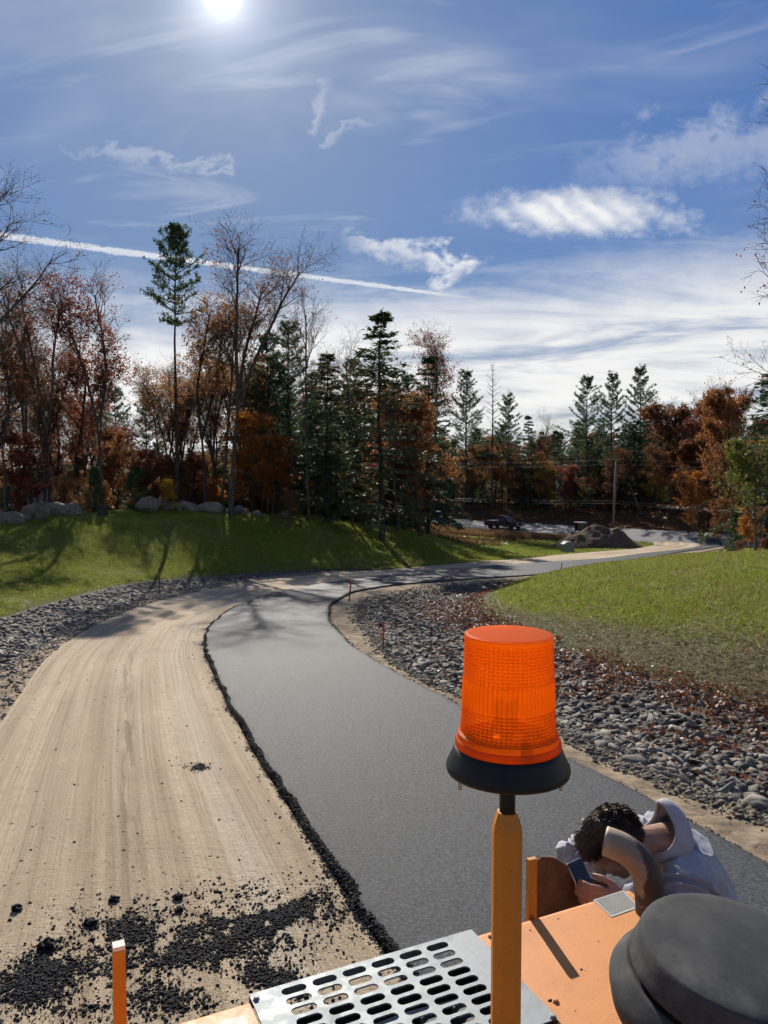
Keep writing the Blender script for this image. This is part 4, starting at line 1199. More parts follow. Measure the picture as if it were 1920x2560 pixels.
BL = [(0, 24, 512, 36.5, 'long flat topped boulder at the left edge of the bank'), (22, 31, 515, 37.5, 'small round boulder beside the long flat one'),
      (26, 49, 503, 40.5, 'largest pale pointed boulder near the left'), (45, 60, 504, 42, 'grey boulder leaning on the largest pointed boulder'),
      (46, 71, 500, 44.5, 'wide flat boulder behind the pointed boulder'), (60, 82, 499, 46, 'dark slab boulder left of the blue grey boulder'),
      (81, 98, 497, 47.5, 'blue grey boulder left of the stump'), (110, 126, 499, 49, 'low boulder right of the stump'), (125, 135, 502, 49, 'smallest boulder right of the stump'),
      (137, 158, 498, 48.5, 'big rounded pale boulder in the middle of the row'), (157, 174, 499, 49.5, 'boulder just right of the big pale one'),
      (170, 181, 503, 50.5, 'small boulder beneath the yellow bush'), (179, 198, 500, 51, 'rounded boulder at the foot of the white pine'), (195, 224, 500, 51, 'longest boulder left of the tallest oak trunk'),
      (219, 236, 505, 50.3, 'flat stone at the tallest oak trunk'), (229, 242, 502, 51.3, 'boulder behind the tallest oak trunk'), (238, 255, 503, 51, 'last pale boulder right of the tallest oak'),
      (279, 293, 505, 52.5, 'separate boulder farther along the bank top'), (252, 262, 506, 51.5, 'small stone after the last pale boulder')]
BV = [524, 520.5, 519, 515.6, 513, 511, 509, 505.5, 507, 513, 510, 510, 509.5, 510, 510.5, 510, 510.5, 511, 511]
for i_, (u0, u1, v0, Y, lab) in enumerate(BL):
    vb_ = BV[i_]
    for dv_ in range(0, 14):
        x, Yq = gp((u0 + u1) / 2, vb_ + dv_)
        if Yq < 56: break
    Y = Yq + .25; x = gxy((u0 + u1) / 2, Y)[0]
    w_ = (u1 - u0) / FPX * Y * 1.12; zg = Hs(x, Y); h_ = max(.4, (vb_ - v0) / FPX * Y * 1.05)
    tag(link('boulder', boulder_me(80 + i_, w_, w_ * random.uniform(.65, .9), h_ + .25), None, (x, Y, zg - .25)), lab, 'boulder', 'boulders along the top of the bank')
x, y = gxy(102.5, 47.8)
V, Fc = lathe([(.34, 0), (.30, .2), (.27, .45), (.28, .62), (.24, .66)], 14)
V = [(a_ + random.uniform(-.02, .02), b_ + random.uniform(-.02, .02), c_ + (random.uniform(0, .1) if c_ > .6 else 0)) for a_, b_, c_ in V]
e = empty('tree_stump', (x, y, Hs(x, y) - .1)); mk('stump', (V, Fc), MATS['bark_dark'], e)
tag(e, 'dark tree stump standing in the row of boulders', 'stump')

# ------------------------------------------------------------------ survey stakes
mat('stake_wood', (.20, .12, .06), .85, (.12, .07, .035), 9, bump=.004)
mat('stake_paint', (.75, .07, .045), .6, (.6, .05, .035), 20)
for u, vb, vt, lean, lab in ((383, 651, 621, 0.02, 'nearest red topped survey stake beside the rock swale'), (349, 601, 581, .10, 'red topped survey stake on the inside of the bend'),
                      (452, 584, 570.5, -.03, 'small red topped stake before the lawn mound'), (561, 570, 563, .12, 'farthest thin stake by the road edge')):
    x, y = gp(u, vb); hgt = (vb - vt) / FPX * y * 1.02
    w_ = .022 if y < 20 else .03
    e = empty('survey_stake', (x, y, Hs(x, y) - .05)); e.rotation_euler = (0, lean, .4)
    mk('stake', box((0, 0, hgt * .27), (w_ * 1.6, w_, hgt * .55), .003), MATS['stake_wood'], e)
    mk('painted_top', prism([(-w_ * .82, -w_ * .52), (w_ * .82, -w_ * .52), (w_ * .82, w_ * .52), (-w_ * .82, w_ * .52)], hgt * .545, hgt + .05), MATS['stake_paint'], e)
    tag(e, lab, 'stake', 'survey stakes')
for u, vb, vt, lab in ((106, 618, 601, 'thin wooden lath at the edge of the left rock ditch'), (566.5, 554, 543, 'pale lath in front of the utility box')):
    x, y = gp(u * 1.0 if u > 200 else 159, vb if u > 200 else 592); hgt = (vb - vt) / FPX * y
    e = empty('wooden_lath', (x, y, Hs(x, y) - .05)); e.rotation_euler = (0.05, .04, .2)
    mk('lath', prism([(-.03, -.01), (.03, -.01), (.03, .01), (-.03, .01)], 0, hgt + .05), MATS['stake_wood'] if u < 200 else MATS['boulder_stone'], e)
    tag(e, lab, 'stake')
# ------------------------------------------------------------------ paving machine the photograph is taken from
def paint_mat(name, col, dark, rough=.42):
    m = mat(name, col, rough, spec=.45)
    nt = m.node_tree; b = nt.nodes['Principled BSDF']
    t = nt.nodes.new('ShaderNodeTexCoord').outputs['Object']
    n1 = noise(nt, t, 5, 6, .65); n2 = noise(nt, t, 38, 4, .7); n3 = noise(nt, t, 120, 3, .6); n4 = noise(nt, t, 300, 2, .5)
    c = mixc(nt, n1.sm(.35, .7) * .55, col, tuple(q * .78 for q in col))
    c = mixc(nt, n2.sm(.60, .75) * .30, c, tuple(.5 * q + .12 for q in col))
    n5 = noise(nt, t, 55, 2, .5)
    c = mixc(nt, n5.sm(.72, .76) * .8, c, dark)
    c = mixc(nt, n3.sm(.66, .72) * .75, c, dark)
    c = mixc(nt, n4.sm(.66, .70) * .5, c, dark)
    nt.links.new(c, b.inputs['Base Color'])
    nt.links.new((n1 * .3 + n2 * .3 + rough - .22).s, b.inputs['Roughness'])
    bump_to(nt, b, n2 * .5 + n1, .0012)
    return m
paint_mat('orange_paint', (.62, .235, .055), (.10, .04, .015), .5)
paint_mat('orange_post', (.55, .20, .015), (.14, .05, .01), .5)
paint_mat('pale_sheet', (.38, .35, .30), (.2, .15, .1), .5)
mat('galvanised', (.17, .19, .20), .55, (.24, .265, .275), 26, 5, .35, .65, bump=.0005, bscale=60, metal=.35, rough2=.66, col3=(.13, .145, .155), scale3=7)
mat('rust_plate', (.085, .040, .020), .85, (.16, .085, .04), 9, 7, .4, .65, bump=.003, bscale=40, col3=(.045, .03, .022), scale3=5)
mat('dark_iron', (.022, .022, .024), .6, (.05, .045, .04), 12, bump=.002, bscale=50)
mat('black_plastic', (.007, .009, .010), .45, (.012, .014, .015), 20, bump=.0004, bscale=120, spec=.25)
mat('grey_rubber', (.036, .038, .040), .85, (.062, .064, .062), 9, 7, .36, .66, bump=.0008, bscale=90, col3=(.115, .112, .105), scale3=5, lo3=.52, hi3=.76, spec=.25)
mat('pipe_steel', (.44, .36, .265), .62, (.27, .19, .125), 7, 6, .4, .65, bump=.0012, bscale=50, metal=.15, col3=(.10, .06, .035), scale3=26, lo3=.60, hi3=.66)
mat('bolt_steel', (.5, .5, .5), .4, (.35, .33, .3), 30, metal=.9)
mat('decal_paper', (.42, .41, .37), .7, (.36, .35, .31), 14)
mat('decal_ink', (.13, .13, .12), .7, (.2, .2, .18), 60)
mat('white_wear', (.75, .68, .6), .7, (.6, .5, .42), 30)

MA = R(25.08)
MX, MY = .235, 1.945
MZ = Hs(MX, MY)
PV = empty('paving_machine', (MX, MY, MZ), MA)
tag(PV, 'orange paving machine hood with galvanised slotted grille in the foreground', 'paver')
def ml(vf): return [(a_, b_, c_ - MZ) for a_, b_, c_ in vf[0]], vf[1]
HZ = 1.70                                                  # hood height
def mpart(name, vf, m_, smooth=False, parent=None):
    return mk(name, ml(vf), MATS[m_], PV if parent is None else parent, smooth)

# hood right of the grille, with a rolled front edge
def hood_panel(x0, x1, y0, y1, t=.03, r=.022):
    prof = [(y0, HZ)] + [(y1 - r + r * math.sin(a_), HZ - r + r * math.cos(a_)) for a_ in np.linspace(0, math.pi / 2, 6)] + [(y1, HZ - .62), (y1 - .012, HZ - .62), (y1 - .012, HZ - t), (y0, HZ - t)]
    n = len(prof); V, Fc = [], []
    for x in (x0, x1): V += [(x, a_, b_) for a_, b_ in prof]
    Fc = [tuple(range(n)), tuple(range(2 * n - 1, n - 1, -1))] + [((i_ + 1) % n, i_, i_ + n, (i_ + 1) % n + n) for i_ in range(n)]
    return V, Fc
o = mpart('hood_panel', join(hood_panel(-.003, .512, -1.35, 0.0), box((.2545, -1.34, HZ - .3), (.515, .012, .56), .002)), 'orange_paint')
mod = o.modifiers.new('bevel', 'BEVEL'); mod.width = .006; mod.segments = 2; mod.limit_method = 'ANGLE'; mod.angle_limit = R(50)
o = mpart('hood_panel', hood_panel(-1.75, -.600, -1.35, 0.004), 'orange_paint')
o = mpart('hood_panel', hood_panel(-.598, -.005, -1.35, -.356, .03, .004), 'orange_paint')
mpart('side_panel', box((.516, -.69, HZ - .40), (.008, 1.30, .72), .003), 'orange_paint')
mpart('side_panel', box((-1.755, -.69, HZ - .40), (.008, 1.30, .72), .003), 'orange_paint')
o = mpart('cover_sheet', box((-1.15, -.24, HZ + .004), (1.06, .38, .004), .0015), 'pale_sheet')

# bolts and dried asphalt splashes on the hood
for a_, b_ in ((.03, -.03), (.03, -.30), (.03, -.62), (.50, -.22), (.50, -.50), (-.585, -.012), (-.012, -.345), (-.585, -.345)):
    zb_ = HZ + (.006 if b_ in (-.012, -.345) else 0)
    mpart('bolt', xf(lathe([(.0085, 0), (.0085, .002), (.006, .0022), (.006, .006), (.004, .0065)], 6), Matrix.Translation((a_, b_, zb_))), 'galvanised' if zb_ > HZ else 'orange_paint')
rr = random.Random(12); parts = []
for _ in range(46):
    a_, b_, r_ = rr.uniform(.0, .5), rr.uniform(-.75, -.01), .0012 * 3.2 ** rr.random()
    parts.append(xf(lathe([(r_, 0), (r_ * .9, r_ * .5), (r_ * .4, r_ * .8)], 7), Matrix.Translation((a_, b_, HZ)) @ Matrix.Diagonal((rr.uniform(.7, 1.6), 1, 1, 1))))
tag(mpart('asphalt_specks', join(*parts), 'dark_iron'), kind='stuff')
# slotted grille: a plate with real holes
def slotted_plate(x0, x1, y0, y1, nx, ny, px_, py_, ox, oy, L, W, t):
    """plate in the xy plane, stadium holes on a regular lattice"""
    V, Fc = [], []
    xs = [x0] + [ox - px_ / 2 + i_ * px_ for i_ in range(nx + 1)] + [x1]
    ys_ = [y0] + [oy - py_ / 2 + i_ * py_ for i_ in range(ny + 1)] + [y1]
    def quad(a_, b_, c_, d_):
        n = len(V); V.extend([(a_, b_), (c_, b_), (c_, d_), (a_, d_)]); Fc.append((n, n + 1, n + 2, n + 3))
    walls = []
    for i_ in range(len(xs) - 1):
        for j_ in range(len(ys_) - 1):
            if i_ in (0, len(xs) - 2) or j_ in (0, len(ys_) - 2): quad(xs[i_], ys_[j_], xs[i_ + 1], ys_[j_ + 1]); continue
            cx, cy = (xs[i_] + xs[i_ + 1]) / 2, (ys_[j_] + ys_[j_ + 1]) / 2
            hole = []
            for a_ in np.linspace(-math.pi / 2, math.pi / 2, 8): hole.append((cx + L / 2 - W / 2 + W / 2 * math.cos(a_), cy + W / 2 * math.sin(a_)))
            for a_ in np.linspace(math.pi / 2, 3 * math.pi / 2, 8): hole.append((cx - L / 2 + W / 2 + W / 2 * math.cos(a_), cy + W / 2 * math.sin(a_)))
            hx, hy = px_ / 2, py_ / 2
            outer = []
            for (qx, qy) in hole:                      # project to the cell's rectangle
                dx, dy = qx - cx, qy - cy
                s_ = min(hx / max(abs(dx), 1e-6), hy / max(abs(dy), 1e-6)); outer.append((cx + dx * s_, cy + dy * s_))
            cor = [(cx + hx, cy - hy), (cx + hx, cy + hy), (cx - hx, cy + hy), (cx - hx, cy - hy)]
            n = len(V); V.extend(hole); V.extend(outer); V.extend(cor)
            h_ = len(hole)
            for k_ in range(h_): Fc.append((n + k_, n + h_ + k_, n + h_ + (k_ + 1) % h_, n + (k_ + 1) % h_))
            def side(p):
                if abs(p[0] - cx - hx) < 1e-5: return 0
                if abs(p[1] - cy - hy) < 1e-5: return 1
                if abs(p[0] - cx + hx) < 1e-5: return 2
                return 3
            for k_ in range(h_):
                a_, b_ = side(outer[k_]), side(outer[(k_ + 1) % h_])
                if a_ != b_: Fc.append((n + h_ + k_, n + 2 * h_ + {(3, 0): 0, (0, 1): 1, (1, 2): 2, (2, 3): 3}[(a_, b_)], n + h_ + (k_ + 1) % h_))
            walls.append((n, h_))
    nv = len(V)
    V3 = [(a_, b_, 0.0) for a_, b_ in V] + [(a_, b_, -t) for a_, b_ in V]
    F3 = list(Fc) + [tuple(q + nv for q in reversed(f)) for f in Fc]
    for n, h_ in walls:
        for k_ in range(h_): F3.append((n + (k_ + 1) % h_, n + (k_ + 1) % h_ + nv, n + k_ + nv, n + k_))
    return V3, F3
V, Fc = slotted_plate(-.596, -.003, -.352, .008, 6, 9, .0756, .0356, -.497, -.302, .060, .0245, .004)
V = [(a_, b_, HZ + .006 + c_) for a_, b_, c_ in V]
gril = mpart('grille_plate', (V, Fc), 'galvanised')
# turned-down lips of the grille plate
mpart('grille_lip', box((-.2995, .0095, HZ - .012), (.593, .003, .035), .001), 'galvanised', parent=None)
# engine under the grille
mpart('engine_block', join(box((-.30, -.19, HZ - .42), (.54, .30, .5), .02), box((-.30, -.20, HZ - .12), (.34, .12, .06), .02), *[box((-.47 + i_ * .085, -.20, HZ - .075), (.05, .11, .05), .012) for i_ in range(5)]), 'dark_iron')
mpart('radiator_shroud', box((-.30, -.20, HZ - .17), (.58, .29, .012), .002), 'dark_iron')
mpart('front_baffle', box((-.30, -.014, HZ - .34), (.588, .006, .56), .001), 'dark_iron')
mpart('fuel_line', join(tube([(-.55, -.1, HZ - .09), (-.4, -.12, HZ - .07), (-.25, -.1, HZ - .08), (-.06, -.13, HZ - .07)], .008, 8), tube([(-.56, -.28, HZ - .08), (-.3, -.31, HZ - .06), (-.05, -.28, HZ - .08)], .011, 8)), 'bolt_steel', True)
mpart('engine_bay', join(box((-.30, -.36, HZ - .33), (.60, .01, .58)), box((-.60, -.18, HZ - .33), (.008, .35, .58)), box((.001, -.18, HZ - .33), (.006, .35, .58))), 'dark_iron')
# frame, tracks, hopper wing, step
mpart('chassis', join(box((-.62, -.66, .78), (2.2, 1.25, .55), .02), box((-.62, .0, .55), (1.6, .5, .1), .01)), 'dark_iron')
def track(cx):
    out_ = []
    for y0_, y1_ in ((-1.3, .05),):
        pr = [(y0_ + .25 + .25 * math.cos(a_), .25 + .25 * math.sin(a_)) for a_ in np.linspace(math.pi / 2, 3 * math.pi / 2, 9)] + [(y1_ - .25 + .25 * math.cos(a_), .25 + .25 * math.sin(a_)) for a_ in np.linspace(-math.pi / 2, math.pi / 2, 9)]
        n = len(pr); V = [(cx - .15, a_, b_ + MZ + .01) for a_, b_ in pr] + [(cx + .15, a_, b_ + MZ + .01) for a_, b_ in pr]
        out_.append((V, [tuple(range(n)), tuple(range(2 * n - 1, n - 1, -1))] + [((i_ + 1) % n, i_, i_ + n, (i_ + 1) % n + n) for i_ in range(n)]))
        for i_ in range(14): out_.append(box((cx, y0_ + .12 + i_ * .085, .515 + MZ + .01), (.31, .05, .02), .004))
    return join(*out_)
mpart('crawler_track', track(.28), 'dark_iron'); mpart('crawler_track', track(-1.5), 'dark_iron')
pl = [(.42, 1.00), (.42, 1.61), (.432, 1.645), (.452, 1.658), (.50, 1.645), (.60, 1.575), (.75, 1.485), (.98, 1.40), (.98, 1.00)]
n = len(pl); V = [(a_, .318, b_) for a_, b_ in pl] + [(a_, .330, b_) for a_, b_ in pl]
mpart('hopper_wing', (V, [tuple(range(n)), tuple(range(2 * n - 1, n - 1, -1))] + [((i_ + 1) % n, i_, i_ + n, (i_ + 1) % n + n) for i_ in range(n)]), 'rust_plate')
mpart('hopper_floor', join(box((-.3, .62, .62), (2.3, 1.0, .03), .005), box((.55, .18, 1.0), (.9, .012, .5), .002)), 'rust_plate')
mpart('step_platform', join(box((1.30, .55, .004), (.75, .6, .03), .005), box((1.0, .4, .28), (.04, .04, .5), .004), box((.8, .5, .03), (.6, .06, .06), .004)), 'dark_iron')

# upright bracket on the front edge
mpart('bracket', prism([(.173, .002), (.199, .002), (.199, .016), (.173, .016)], HZ - .1, HZ + .155), 'orange_post')
# beacon mast: folded plate post with chamfered head
hexp = lambda w, d, c_: [(-w, -d + c_), (-w + c_, -d), (w - c_, -d), (w, -d + c_), (w, d - c_), (w - c_, d), (-w + c_, d), (-w, d - c_)]
rings = [(.0208, .0208, HZ - .05), (.0208, .0208, 2.376), (.0192, .0192, 2.388), (.0138, .0138, 2.405)]
V, Fc = [], []
for w_, d_, z_ in rings: V += [(a_ - .408, b_ - .742, z_) for a_, b_ in hexp(w_, d_, w_ * .52)]
for i_ in range(3):
    for j_ in range(8): Fc.append((i_ * 8 + j_, i_ * 8 + (j_ + 1) % 8, i_ * 8 + 8 + (j_ + 1) % 8, i_ * 8 + 8 + j_))
Fc += [tuple(range(7, -1, -1)), tuple(range(24, 32))]
ca, sa = math.cos(R(-25.08)), math.sin(R(-25.08))
V = [(-.408 + (a_ + .408) * ca - (b_ + .742) * sa, -.742 + (a_ + .408) * sa + (b_ + .742) * ca, z_) for a_, b_, z_ in V]
mpart('beacon_post', (V, Fc), 'orange_post')
# short marker post at the hopper
o = mpart('marker_post', prism([(-.859, .330), (-.829, .330), (-.829, .360), (-.859, .360)], .62, 1.688), 'orange_post')
mpart('worn_top', prism([(-.8585, .3305), (-.8295, .3305), (-.8295, .3595), (-.8585, .3595)], 1.689, 1.700), 'white_wear', parent=o)
# exhaust elbow
pth = [(.484, -.126, HZ - .02), (.486, -.122, HZ + .06), (.486, -.112, HZ + .105), (.487, -.092, HZ + .138), (.488, -.062, HZ + .158), (.488, -.030, HZ + .168), (.487, .0, HZ + .172)]
P3 = [Vector(p) for p in pth]
q = []
for i_ in range(len(P3) - 1):
    for t_ in np.linspace(0, 1, 5)[:-1]: q.append(P3[i_].lerp(P3[i_ + 1], t_))
q.append(P3[-1])
for _ in range(3): q = [q[0]] + [(q[i_ - 1] + q[i_] * 2 + q[i_ + 1]) / 4 for i_ in range(1, len(q) - 1)] + [q[-1]]
ctr = Vector((.484, -.126, HZ))
ta = R(38)                                             # the outlet swings to the left, away from the camera
q = [ctr + Vector((((p - ctr).x) * math.cos(ta) - ((p - ctr).y) * math.sin(ta), (p - ctr).x * math.sin(ta) + (p - ctr).y * math.cos(ta), (p - ctr).z)) for p in q]
Vt, Ft = tube(q, .040, 28, False)
Vi, Fi = tube(q, .034, 28, False)
n = len(Vt); Ft = Ft + [tuple(n + k_ for k_ in reversed(f)) for f in Fi]
m0 = (len(q) - 1) * 28
Ft += [(m0 + j_, m0 + (j_ + 1) % 28, n + m0 + (j_ + 1) % 28, n + m0 + j_) for j_ in range(28)]
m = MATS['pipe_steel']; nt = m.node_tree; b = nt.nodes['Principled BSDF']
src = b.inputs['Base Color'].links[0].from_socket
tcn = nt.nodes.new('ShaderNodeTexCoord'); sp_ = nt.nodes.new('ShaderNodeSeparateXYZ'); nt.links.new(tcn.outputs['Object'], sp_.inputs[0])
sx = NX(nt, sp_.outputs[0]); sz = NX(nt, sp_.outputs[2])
soot_shade = (sx + (noise(nt, tcn.outputs['Object'], 30, 5, .7) - .5) * .05 - sz * .12).sm(.440 - .12 * (HZ - MZ + .08), .450 - .12 * (HZ - MZ + .08))  # soot, plus the pipe's shaded right side painted into the colour
nt.links.new(mixc(nt, soot_shade * .9, src, (.035, .022, .016)), b.inputs['Base Color'])
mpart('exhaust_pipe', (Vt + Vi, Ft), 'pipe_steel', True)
# air cleaner cap
def cap_part(prof, name, m_, parent=None, tilt=(.0, .0), c_=(.243, -.60)):
    V, Fc = lathe(prof, 96, True)
    Rm = Euler((tilt[0], tilt[1], 0)).to_matrix()
    V = [tuple(Rm @ Vector(p) + Vector((c_[0], c_[1], 1.90))) for p in V]
    return mpart(name, (V, Fc), m_, True, parent)
capo = cap_part([(.190, -.165), (.226, -.120), (.235, -.088), (.236, -.078), (.231, -.066), (.212, -.040), (.205, -.034), (.198, -.040), (.05, -.05)], 'intake_bowl', 'grey_rubber', tilt=(.13, .05))
top = cap_part([(.05, -.03), (.196, -.026), (.203, -.024), (.204, -.018), (.200, -.010), (.194, .012), (.190, .026), (.187, .033), (.181, .037), (.165, .0395), (.12, .046), (.08, .049), (.04, .051), (.012, .0515)], 'intake_cap', 'grey_rubber', tilt=(.13, .05))
cap_part([(.11, -.24), (.115, -.20), (.15, -.13), (.205, -.112), (.05, -.10)], 'intake_neck', 'black_plastic')
for o in (capo, top):
    md = o.modifiers.new('n', 'WEIGHTED_NORMAL') if False else None
# instruction plate with its lines of small print
DCL = [(.383, -.010), (.495, -.007), (.474, -.093), (.372, -.097)]
dz = HZ + .0015
o = mpart('instruction_plate', ([(a_, b_, dz) for a_, b_ in DCL] + [(a_, b_, dz - .0012) for a_, b_ in DCL], [(3, 2, 1, 0), (4, 5, 6, 7), (0, 1, 5, 4), (1, 2, 6, 5), (2, 3, 7, 6), (3, 0, 4, 7)]), 'decal_paper')
parts = []
rr = random.Random(4)
for i_ in range(13):
    t_ = .07 + i_ * .068; a_ = Vector(DCL[0]).lerp(Vector(DCL[3]), t_); b_ = Vector(DCL[1]).lerp(Vector(DCL[2]), t_)
    s_ = .05
    while s_ < .93:
        e_ = min(.95, s_ + rr.uniform(.03, .12))
        p0, p1 = a_.lerp(b_, s_), a_.lerp(b_, e_)
        parts.append(([(p0.x, p0.y - .0011, dz + .0008), (p1.x, p1.y - .0011, dz + .0008), (p1.x, p1.y + .0011, dz + .0008), (p0.x, p0.y + .0011, dz + .0008)], [(0, 1, 2, 3)]))
        s_ = e_ + rr.uniform(.012, .03)
mpart('print_lines', join(*parts), 'decal_ink', parent=o)

# ------------------------------------------------------------------ amber beacon on the mast
m = bpy.data.materials.new('amber_lens'); MATS['amber_lens'] = m; m.use_nodes = True
nt = m.node_tree; nt.nodes.clear()
oo = nt.nodes.new('ShaderNodeOutputMaterial')
tr = nt.nodes.new('ShaderNodeBsdfTranslucent'); tr.inputs[0].default_value = (1.0, .36, .014, 1)
pb = nt.nodes.new('ShaderNodeBsdfPrincipled'); pb.inputs['Base Color'].default_value = (.82, .23, .015, 1); pb.inputs['Roughness'].default_value = .28
tp_ = nt.nodes.new('ShaderNodeBsdfTransparent'); tp_.inputs[0].default_value = (1.0, .38, .02, 1)
m1 = nt.nodes.new('ShaderNodeMixShader'); m1.inputs[0].default_value = .70
m2 = nt.nodes.new('ShaderNodeMixShader'); m2.inputs[0].default_value = .16
nt.links.new(pb.outputs[0], m1.inputs[1]); nt.links.new(tr.outputs[0], m1.inputs[2])
nt.links.new(m1.outputs[0], m2.inputs[1]); nt.links.new(tp_.outputs[0], m2.inputs[2]); nt.links.new(m2.outputs[0], oo.inputs[0])
bx_, by_ = MX + (-.408) * math.cos(MA) - (-.742) * math.sin(MA), MY + (-.408) * math.sin(MA) + (-.742) * math.cos(MA)
BC = empty('warning_beacon', (bx_, by_, 2.436))
tag(BC, 'amber warning beacon with ribbed lens on the orange mast', 'beacon')
# lens: ribbed wall (prismatic facets), smooth rim and lid
NA = 240; rows = []
zl0, zl1 = .075, .228
def rad(z): return .0725 + (.0640 - .0725) * ((z - zl0) / (zl1 - zl0)) ** .55
NZ = 128
Vl, Fl = [], []
for i_ in range(NZ + 1):
    z = zl0 + (zl1 - zl0) * i_ / NZ
    zz_ = (z - zl0) / (zl1 - zl0)
    body = 1.0 if .10 < zz_ < .965 else 0.0
    hz = body * (0.0 if .36 < zz_ < .60 else 1.0)
    for j_ in range(NA):
        rv = abs(((j_ / NA * 60) % 1) - .5) * 2; rh = abs(((i_ / NZ * 32) % 1) - .5) * 2
        r_ = rad(z) - .0022 * body * rv - .0022 * hz * rh
        if zz_ <= .10: r_ += .0022 * (1 if zz_ > .012 and zz_ < .085 else 0)
        a_ = 2 * math.pi * j_ / NA
        Vl.append((r_ * math.cos(a_), r_ * math.sin(a_), z))
for i_ in range(NZ):
    for j_ in range(NA):
        a_, b_ = i_ * NA + j_, i_ * NA + (j_ + 1) % NA
        Fl.append((a_, b_, b_ + NA, a_ + NA))
n0 = len(Vl); base_i = NZ * NA
for r_, z in ((.0625, .2305), (.058, .2315), (.03, .2322), (.004, .2320)):
    for j_ in range(NA):
        a_ = 2 * math.pi * j_ / NA; Vl.append((r_ * math.cos(a_), r_ * math.sin(a_), z))
for k_ in range(4):
    b0 = base_i if k_ == 0 else n0 + (k_ - 1) * NA; b1 = n0 + k_ * NA
    for j_ in range(NA): Fl.append((b0 + j_, b0 + (j_ + 1) % NA, b1 + (j_ + 1) % NA, b1 + j_))
Fl.append(tuple(range(n0 + 3 * NA, n0 + 4 * NA)))
mk('lens', (Vl, Fl), MATS['amber_lens'], BC)
mk('lens_flange', lathe([(.0735, .066), (.0765, .068), (.0768, .074), (.0745, .0785), (.070, .079), (.070, .066)], 96), MATS['amber_lens'], BC, True)
mk('base', lathe([(.012, .028), (.074, .027), (.0800, .028), (.0885, .0305), (.0898, .035), (.0890, .040), (.0845, .049), (.0800, .059), (.0775, .067), (.070, .067), (.02, .062)], 96), MATS['black_plastic'], BC, True)
mk('stem', lathe([(.0115, -.040), (.0115, .005), (.0142, .006), (.0142, .030), (.008, .031)], 32), MATS['black_plastic'], BC)
m = mat('lamp_reflector', (.75, .7, .6), .2, metal=.8)
mk('lamp', join(lathe([(.024, .067), (.022, .080), (.009, .084), (.009, .125), (.006, .132), (.002, .134)], 24), box((0, .022, .105), (.036, .002, .045), .0008)), MATS['lamp_reflector'], BC)
for a_ in (R(200), R(-22), R(90)):
    x, y = .0765 * math.cos(a_), .0765 * math.sin(a_)
    V, Fc = join(xf(lathe([(.0028, .012), (.0028, .045), (.0045, .046), (.0045, .049), (.002, .051)], 10), Matrix.Translation((x, y, 0))))
    mk('bolt', (V, Fc), MATS['bolt_steel'], BC)
# ------------------------------------------------------------------ people
def remesh(parts, voxel, smooth=4, name='tmp'):
    """union of closed shapes as one continuous skin"""
    V, Fc = join(*parts)
    me = mesh_np(name, np.array(V), Fc, MATS['dark_iron'])
    o = link(name, me)
    r = o.modifiers.new('r', 'REMESH'); r.mode = 'VOXEL'; r.voxel_size = voxel
    s = o.modifiers.new('s', 'SMOOTH'); s.iterations = smooth; s.factor = .5
    dg = bpy.context.evaluated_depsgraph_get()
    ev = o.evaluated_get(dg); m2_ = bpy.data.meshes.new_from_object(ev)
    v = np.empty(len(m2_.vertices) * 3); m2_.vertices.foreach_get('co', v); v = v.reshape(-1, 3)
    nn_ = np.empty(len(m2_.vertices) * 3); m2_.vertices.foreach_get('normal', nn_); nn_ = nn_.reshape(-1, 3)
    f = [tuple(p.vertices) for p in m2_.polygons]
    bpy.data.objects.remove(o); bpy.data.meshes.remove(me); bpy.data.meshes.remove(m2_)
    return v, f, nn_

def ell(c, r, M=None, n=3):
    bm = bmesh.new(); bmesh.ops.create_icosphere(bm, subdivisions=n, radius=1)
    for v in bm.verts:
        p = Vector((v.co.x * r[0], v.co.y * r[1], v.co.z * r[2]))
        v.co = (M @ p if M else p) + Vector(c)
    return bm_out(bm)
def limb(pts, rads, n=14):
    """tapered chain with round ends and joints"""
    out_ = []
    for i_ in range(len(pts) - 1):
        a_, b_ = Vector(pts[i_]), Vector(pts[i_ + 1]); L = (b_ - a_).length
        k_ = max(2, int(L / .02)); path = [a_.lerp(b_, j_ / k_) for j_ in range(k_ + 1)]
        out_.append(tube(path, [rads[i_] + (rads[i_ + 1] - rads[i_]) * j_ / k_ for j_ in range(k_ + 1)], n))
    for p, r in zip(pts, rads): out_.append(ell(p, (r, r, r), None, 2))
    return out_

mat('skin', (.36, .205, .14), .55, (.30, .155, .10), 12, bump=.001, bscale=120, spec=.4)
mat('hair_dark', (.06, .036, .021), .55, (.11, .072, .045), 60, spec=.35)
mat('hoodie_grey', (.41, .405, .43), .95, (.35, .345, .37), 18, 6, .36, .64, bump=.0015, bscale=160, spec=.15, col3=(.10, .10, .115), scale3=4.0, lo3=.64, hi3=.74)
mat('trousers_dark', (.05, .055, .07), .9, (.07, .075, .09), 20)
mat('boot_leather', (.10, .065, .04), .7, (.07, .045, .03), 15)
mat('phone_body', (.012, .012, .014), .18, (.02, .02, .022), 30, spec=.6)
mat('phone_edge', (.55, .56, .58), .25, metal=.9)
mat('shirt_green', (.16, .30, .05), .9, (.12, .24, .04), 20)

